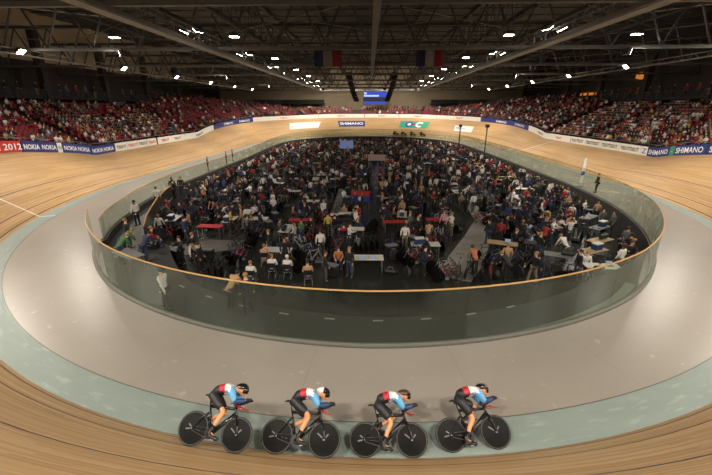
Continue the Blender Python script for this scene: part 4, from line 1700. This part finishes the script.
# ------------------------------------------------------------------ seats and spectators
seat_red = mat('seat_red_plastic', (122, 22, 30), .5)
st = MB()
st.box((0, .02, .42), (.44, .42, .04))
st.box((0, -.2, .66), (.44, .04, .46), rx=.12)
st.box((0, -.06, .21), (.06, .06, .40))
SEAT = st
seat_me = st.mesh('stadium_seat', seat_red)
seat_parts = [('seat', MB().box((0, .02, .42), (.44, .42, .04)), seat_red), ('backrest', MB().box((0, -.2, .66), (.44, .04, .46), rx=.12), seat_red), ('pedestal', MB().box((0, -.06, .21), (.06, .06, .40)), case_grey)]
proto('stadium_seat', seat_parts)
spots = []
for s in np.arange(-104, 152, .56):
    if abs((s + 128) % 256 - 128) < 29:
        continue
    q = (s + 128) % 256 - 128
    if -33 < q < 33:
        continue
    if (s % 13.0) < 1.25:
        continue
    left = q < 0
    far = abs(q) > 103
    for j in range(nrows(s)):
        p = outer(s, .9 + RUN * j + .42, .25 + RISE * (j + 1) if True else 0)
        x, yb, nx, ny, k = base(s)
        rz = math.atan2(nx, -ny)          # seat faces the infield
        f = Vector((-nx, -ny, 0))
        rz = math.atan2(-f.x, f.y)
        fill = (.86 - .012 * j) if not left else ((.74 if -72 < q < -53 else .42) if j < 8 else .35)
        if far:
            fill = .3
        if 84 < abs(q) < 103:
            fill = .28 if left else .6
        spots.append((p, rz, RND.random() < fill, q, j))
spots.sort(key=lambda t: t[0].x ** 2 + t[0].y ** 2)


def in_view(p):
    d = Vector((p.x, p.y))
    a = math.degrees(math.atan2(d.x, d.y))
    return -47 < a < 44


def where_stand(q):
    if -46 < q < 0:
        return 'left stand above the first blue boards'
    if -54 < q < 0:
        return 'left stand above the last blue board'
    if -73 < q < 0:
        return 'left stand above the white boards'
    if q < 0:
        return 'left stand towards the far bend'
    if q < 52:
        return 'right stand above the blue boards'
    if q < 70:
        return 'right stand above the white boards'
    return 'right stand beyond the finish line'


spots = [t for t in spots if in_view(t[0])]
SPW = ['black'] * 34 + ['navy'] * 9 + ['grey'] * 16 + ['white'] * 14 + ['red'] * 12 + ['blue'] * 3 + ['green'] * 3 + ['tan'] * 10 + ['orange'] * 2 + ['yellow'] * 1 + ['pink'] * 3
n_seat = n_spec = 0
seatV, seatF, crowd = [], [], []
for p, rz, taken, q, j in spots:
    w_ = where_stand(q)
    if n_seat < 295 and not taken:
        put('stadium_seat', p, rz, 'empty red seat in ' + ORD[j] + ' row of the ' + w_, 'seat', 'empty red seats, ' + ORD[j] + ' row, ' + w_, False)
        n_seat += 1
    else:
        c, s_ = math.cos(rz), math.sin(rz)
        n0 = len(seatV)
        seatV += [(p.x + c * v[0] - s_ * v[1], p.y + s_ * v[0] + c * v[1], p.z + v[2]) for v in SEAT.v]
        seatF += [tuple(i + n0 for i in f) for f in SEAT.f]
    if taken:
        kd = RND.choice(('seated', 'seated', 'seated clapping'))
        tp = RND.choice(SPW)
        loc = (p.x - math.sin(rz) * .08, p.y + math.cos(rz) * .08, p.z - .03)
        if n_spec < 296:
            lab = 'spectator in %s top in %s row of the %s' % (tp, ORD[j], w_)
            hand_out('spectator', kd, loc, rz, tp, lab, lab, cat='spectator')
            n_spec += 1
        else:
            crowd.append((kd, loc, rz, tp))
me = bpy.data.meshes.new('seat_rows')
me.from_pydata(seatV, [], seatF)
me.materials.append(seat_red)
o = link('seat_rows', me)
o['kind'] = 'stuff'
o['label'] = 'red plastic seats filling the stands behind the nearest ones'
o['category'] = 'seats'
crowd_object('crowd', crowd, 'packed spectators filling the stands around the track')
# people standing on the balconies
for sg in (-1, 1):
    for i in range(36):
        yb = 34 + i * 1.9 + RND.uniform(-.5, .5)
        if RND.random() < .8:
            sd = 'left' if sg < 0 else 'right'
            hand_out('balcony_spectator', 'standing', (sg * (43.9 + RND.uniform(0, .3)), yb, 8.71), sg * PI / 2, RND.choice(['black', 'black', 'navy', 'grey', 'red']),
                     'dark figure standing on the balcony above the %s stand' % sd, 'balcony figures, ' + sd, cat='spectator')

# ------------------------------------------------------------------ roof steel
TR_Y = [20.5, 35, 48, 60.5, 73, 85.5, 98, 110.5]
CH_Z, TOP_Z = 12.0, 16.2


def truss(y, i):
    r = empty('roof_truss', (0, y, CH_Z))
    tag(r, ORD[i] + ' dark steel roof truss across the hall, counted from the camera', 'roof truss')
    MB().box((0, 0, 0), (2 * HX - .5, .3, .24)).build('bottom_chord', steel_lit, r)
    MB().box((0, 0, TOP_Z - CH_Z), (2 * HX - .5, .3, .3)).build('top_chord', steel, r)
    w = MB()
    n = 24
    for k in range(n):
        x0 = -HX + 2 * HX * k / n
        x1 = x0 + HX / n
        x2 = x0 + 2 * HX / n
        w.tube([(x0, 0, .1), (x1, 0, TOP_Z - CH_Z - .1)], .09, 5)
        w.tube([(x1, 0, TOP_Z - CH_Z - .1), (x2, 0, .1)], .09, 5)
    w.build('lattice', steel, r)


for i, y in enumerate(TR_Y):
    truss(y, i)
# purlins running the length of the hall
for i in range(13):
    x = -42 + 7 * i
    r = MB().box((x, 62, 19.65), (.22, 112, .5)).build('roof_purlin', steel)
    tag(r, 'long dark purlin under the roof deck, %s from the left' % ORD[i], 'purlin')
# rod bracing between the trusses and lattice girders along the hall
for i, (y0, y1) in enumerate(zip(TR_Y[:-1], TR_Y[1:])):
    r = empty('roof_bracing', (0, (y0 + y1) / 2, 15.5))
    tag(r, 'crossed thin bracing rods in the %s roof bay counted from the camera' % ORD[i], 'bracing')
    h = (y1 - y0) / 2
    for k in range(6):
        x = -40 + 16 * k
        MB().tube([(x - 8, -h, 0), (x + 8, h, .1)], .045, 4).build('rod', steel_light, r)
        MB().tube([(x + 8, -h, .1), (x - 8, h, 0)], .045, 4).build('rod', steel_light, r)
for i, x in enumerate((-19.4, -10.2, 10.2, 19.4)):
    r = empty('lattice_girder', (x, 65.5, 13.0))
    tag(r, ORD[i] + ' long lattice girder running along the hall, counted from the left', 'girder')
    MB().tube([(0, -45, 0), (0, 45, 0)], .07, 6).build('bottom_chord', steel, r)
    MB().tube([(0, -45, 2.3), (0, 45, 2.3)], .07, 6).build('top_chord', steel, r)
    w = MB()
    for k in range(45):
        w.tube([(0, -45 + 2 * k, 0), (0, -44 + 2 * k, 2.3), (0, -43 + 2 * k, 0)], .035, 4)
    w.build('lattice', steel, r)
r = empty('centre_beam', (.3, 34, 11.55))
tag(r, 'long grey beam running down the middle of the roof', 'beam')
MB().box((0, 0, 0), (.34, 40, .5)).build('beam', steel_light, r)
for y in (-13.5, 1, 14):
    MB().tube([(0, y, .2), (0, y, .5)], .03, 5).build('hanger', steel, r)

# catwalks carrying the floodlights
for nm, x in (('left', -13.3), ('right', 13.3)):
    r = empty('lighting_catwalk', (x, 62, 11.7))
    tag(r, nm + ' hand of two long grey lighting catwalks hung under the roof', 'catwalk')
    MB().box((0, 0, 0), (.7, 96, .08)).build('deck', steel_light, r)
    for sx in (-.45, .45):
        MB().tube([(sx, -48, 1.05), (sx, 48, 1.05)], .035, 5).build('handrail', steel_light, r)
        MB().box((sx, 0, .1), (.06, 96, .22)).build('edge_beam', steel_light, r)
    w = MB()
    for k in range(48):
        y = -47 + 2 * k
        for sx in (-.45, .45):
            w.tube([(sx, y, .1), (sx, y, 1.05)], .02, 4)
            w.tube([(sx, y, .1), (sx, y + 2, 1.05)], .012, 4)
    w.build('lattice', steel_light, r)
for nm, x in (('left', -30.0), ('right', 30.0)):
    r = empty('lighting_truss', (x, 62, 11.5))
    tag(r, nm + ' outer lighting truss above the stand edge', 'lighting truss')
    for dx, dz in ((-.25, 0), (.25, 0), (0, .45)):
        MB().tube([(dx, -44, dz), (dx, 44, dz)], .035, 5).build('tube', steel_light, r)
    w = MB()
    for k in range(44):
        y = -44 + 2 * k
        w.tube([(-.25, y, 0), (0, y + 1, .45), (.25, y + 2, 0), (-.25, y, 0)], .015, 4)
    w.build('lattice', steel_light, r)

# floodlights
lamp_glow = mat('floodlight_glow', (255, 244, 224), .3, emit=36, var=0)
house = mat('floodlight_housing', (60, 60, 60), .5)
spot = bpy.data.lights.new('floodlight', 'SPOT')
spot.energy = FLOOD_W
spot.color = FLOOD_COL[:3]
spot.spot_size = math.radians(128)
spot.spot_blend = .9
spot.shadow_soft_size = .5
spot_soft = spot.copy()
spot_soft.energy = FLOOD_W * .75
spot_wash = spot.copy()
spot_wash.energy = FLOOD_W * .3
spot_outer = spot.copy()
spot_outer.energy = FLOOD_W * .7
body_me = MB().box((0, 0, .13), (.64, .5, .24)).box((0, 0, .28), (.3, .22, .08)).mesh('housing', house)
lens_me = MB().box((0, 0, -.005), (.6, .46, .03)).mesh('lens', lamp_glow)
yoke_me = MB().tube([(-.34, 0, .1), (-.34, 0, .45), (.34, 0, .45), (.34, 0, .1)], .015, 4).tube([(0, 0, .45), (0, 0, .75)], .02, 4).mesh('bracket', house)


def flood(x, y, z, aim, label, group, on=True, data=None):
    r = empty('floodlight', (x, y, z))
    d = (Vector(aim) - Vector((x, y, z))).normalized()
    r.rotation_mode = 'QUATERNION'
    r.rotation_quaternion = (-d).to_track_quat('Z', 'Y')
    tag(r, label, 'floodlight', group)
    link('housing', body_me, r)
    link('lens', lens_me, r)
    link('bracket', yoke_me, r)
    if on:
        l = bpy.data.objects.new('floodlight_beam', data or spot)
        COL.objects.link(l)
        l.parent = r
        l.location = (0, 0, -.08)
    return r


for nm, sg in (('left', -1), ('right', 1)):
    for i, y in enumerate([-4, 11, 31, 43.8, 56, 67, 79, 90, 101]):
        t = nm + ' catwalk above the near bend, ' + ORD[i] if i < 2 else '%s row of the %s catwalk' % (ORD[i - 2], nm)
        flood(sg * 14.0, y, 12.6, (sg * 20, y, 0), 'outer bright floodlight in the ' + t, None)
        if i > 1:
            flood(sg * 13.1, y + .4, 12.75, (sg * 20, y + 5, 0), 'inner bright floodlight in the ' + t, None, False)
            flood(sg * 10.2, y, 12.25, (sg * 10.2, y, 0), 'floodlight on the girder beside the ' + t, None, False)
            if i == 2:
                flood(sg * 19.4, y, 12.25, (sg * 19.4, y, 0), 'floodlight on the outermost girder beside the ' + t, None, False)
    for i, y in enumerate([-2, 12, 25, 34, 48, 61, 74, 87, 100]):
        t = nm + ' outer lighting truss'
        flood(sg * 29.6, y, 11.7, (sg * 20, y, 0), ORD[i] + ' floodlight along the ' + t, None, True, spot_outer)
    for i, y in enumerate([35, 60.5, 85.5]):
        flood(sg * 21.5, y, 11.62, (sg * 40, y + 4, 7.5), ORD[i] + ' floodlight hung between the ' + nm + ' catwalk and stand', None, True, spot_wash)
for i, x in enumerate((-12, -4, 4, 12)):
    flood(x, 103, 11.8, (x * 1.3, 119, 3), ORD[i] + ' small floodlight in the row above the far bend', None, True, spot_soft)
for i, x in enumerate((-24, -15, -5, 5, 15, 24)):  # out-of-view lamps added to light the near bend and soften shadows
    flood(x, -1.5 + abs(x) * .1, 12.5, (x * .7, 3.5, 0), ORD[i] + ' added unseen floodlight from the left in the row over the near bend', None, True, spot_soft)

r = empty('lighting_batten', (0, 102.4, 12.2))
tag(r, 'cross batten carrying the small floodlights above the far bend', 'batten')
MB().tube([(-26, 0, 0), (26, 0, 0)], .06, 6).build('tube', steel_light, r)
for x in (-24, -8, 8, 24):
    MB().tube([(x, 0, 0), (x, 0, 7.6)], .03, 5).build('hanger', steel, r)

# red-white tube lamp, scoreboard, speaker arrays, flags
r = empty('tube_lamp', (-28.5, 25.5, 16))
tag(r, 'glowing tube lamp high in the roof at the upper left corner', 'lamp')
MB().box((0, 0, .06), (1.9, .16, .1), .3).build('housing', house, r)
MB().tube([(-.9 * math.cos(.3), -.9 * math.sin(.3), -.02), (.9 * math.cos(.3), .9 * math.sin(.3), -.02)], .05, 6).build('tube', mat('tube_glow', (255, 232, 224), .4, emit=5, var=0), r)

r = empty('video_scoreboard', (1.6, 112, 10.0))
tag(r, 'blue video scoreboard hanging over the far bend', 'scoreboard')
MB().box((0, 0, 0), (6.8, .4, 3.6)).build('cabinet', case_black, r)
scr_b, scr_w, scr_d = mat('screen_blue', (30, 66, 190), .3, emit=.8, var=0), mat('screen_white', (200, 220, 250), .3, emit=.75, var=0), mat('screen_dark', (8, 22, 40), .3, emit=.5, var=0)
MB().box((0, -.21, .9), (6.5, .02, 1.5)).box((0, -.21, -1.35), (6.5, .02, .7)).build('blue_field', scr_b, r)
MB().box((0, -.21, -.4), (6.5, .02, 1.1)).build('dark_field', scr_d, r)
MB().box((-1.0, -.225, .55), (4.2, .02, .4)).box((-2.7, -.225, 1.2), (.7, .02, .5)).build('white_bar', scr_w, r)
for x in (-2.8, 2.8):
    MB().tube([(x, 0, 1.8), (x, 0, 9.8)], .05, 5).build('hanger', steel, r)
for nm, x, dx in (('left', -3.7, 1), ('right', 4.6, -1)):
    r = empty('speaker_array', (x, 74, 13.2))
    tag(r, nm + ' of two long curved black speaker arrays hanging from the roof', 'speaker')
    for k in range(12):
        t = k / 11
        MB().box((dx * 1.3 * t ** 1.6, -.5 * t, -4.6 * t), (1.05 - .1 * t, .7, .38), 0, 0, .12 * t).build('speaker_box', case_black, r)
    MB().tube([(0, 0, .2), (0, 0, 2.4)], .04, 5).build('hanger', steel, r)
fb, fw, fr_ = mat('flag_blue_shaded', (30, 36, 70), .8), mat('flag_white_shaded', (128, 122, 115), .8), mat('flag_red_shaded', (120, 30, 36), .8)  # stripe colours darkened to hold the shade under the roof
for nm, x in (('left', -3.6), ('right', 5.1)):
    r = empty('tricolour_flag', (x, 35, 11.8))
    tag(r, nm + ' of two hanging flags in blue, white and red', 'flag')
    for k, m in enumerate((fb, fw, fr_)):
        f = MB()
        for i in range(5):
            xx = -1.15 + .767 * k + .767 * i / 4
            for z in (0, -1.25):
                for e in (0, .015):
                    f.v.append((xx, .06 * math.sin(xx * 5) + e, z))
        for i in range(4):
            a = 4 * i
            f.f += [(a, a + 2, a + 6, a + 4), (a + 1, a + 5, a + 7, a + 3)]
            f.mi += [0, 0]
        f.build('%s_stripe' % ('blue', 'white', 'red')[k], m, r)
    MB().tube([(-1.2, 0, .03), (1.2, 0, .03)], .03, 5).build('pole', steel, r)

# lit lounges up on the side walls
orange = mat('lounge_glow', (255, 150, 60), .5, emit=.5, var=.3, scale=2)
for i, (x, y, z, w, h) in enumerate(((47.7, 72, 12.6, 3.6, 1.2), (47.7, 88, 10.1, 7, .6), (-47.7, 44, 8.2, 3, 1.0))):
    o = MB().box((x, y, z), (.1, w, h)).build('window_%d' % (i + 1), orange)
    struct(o)
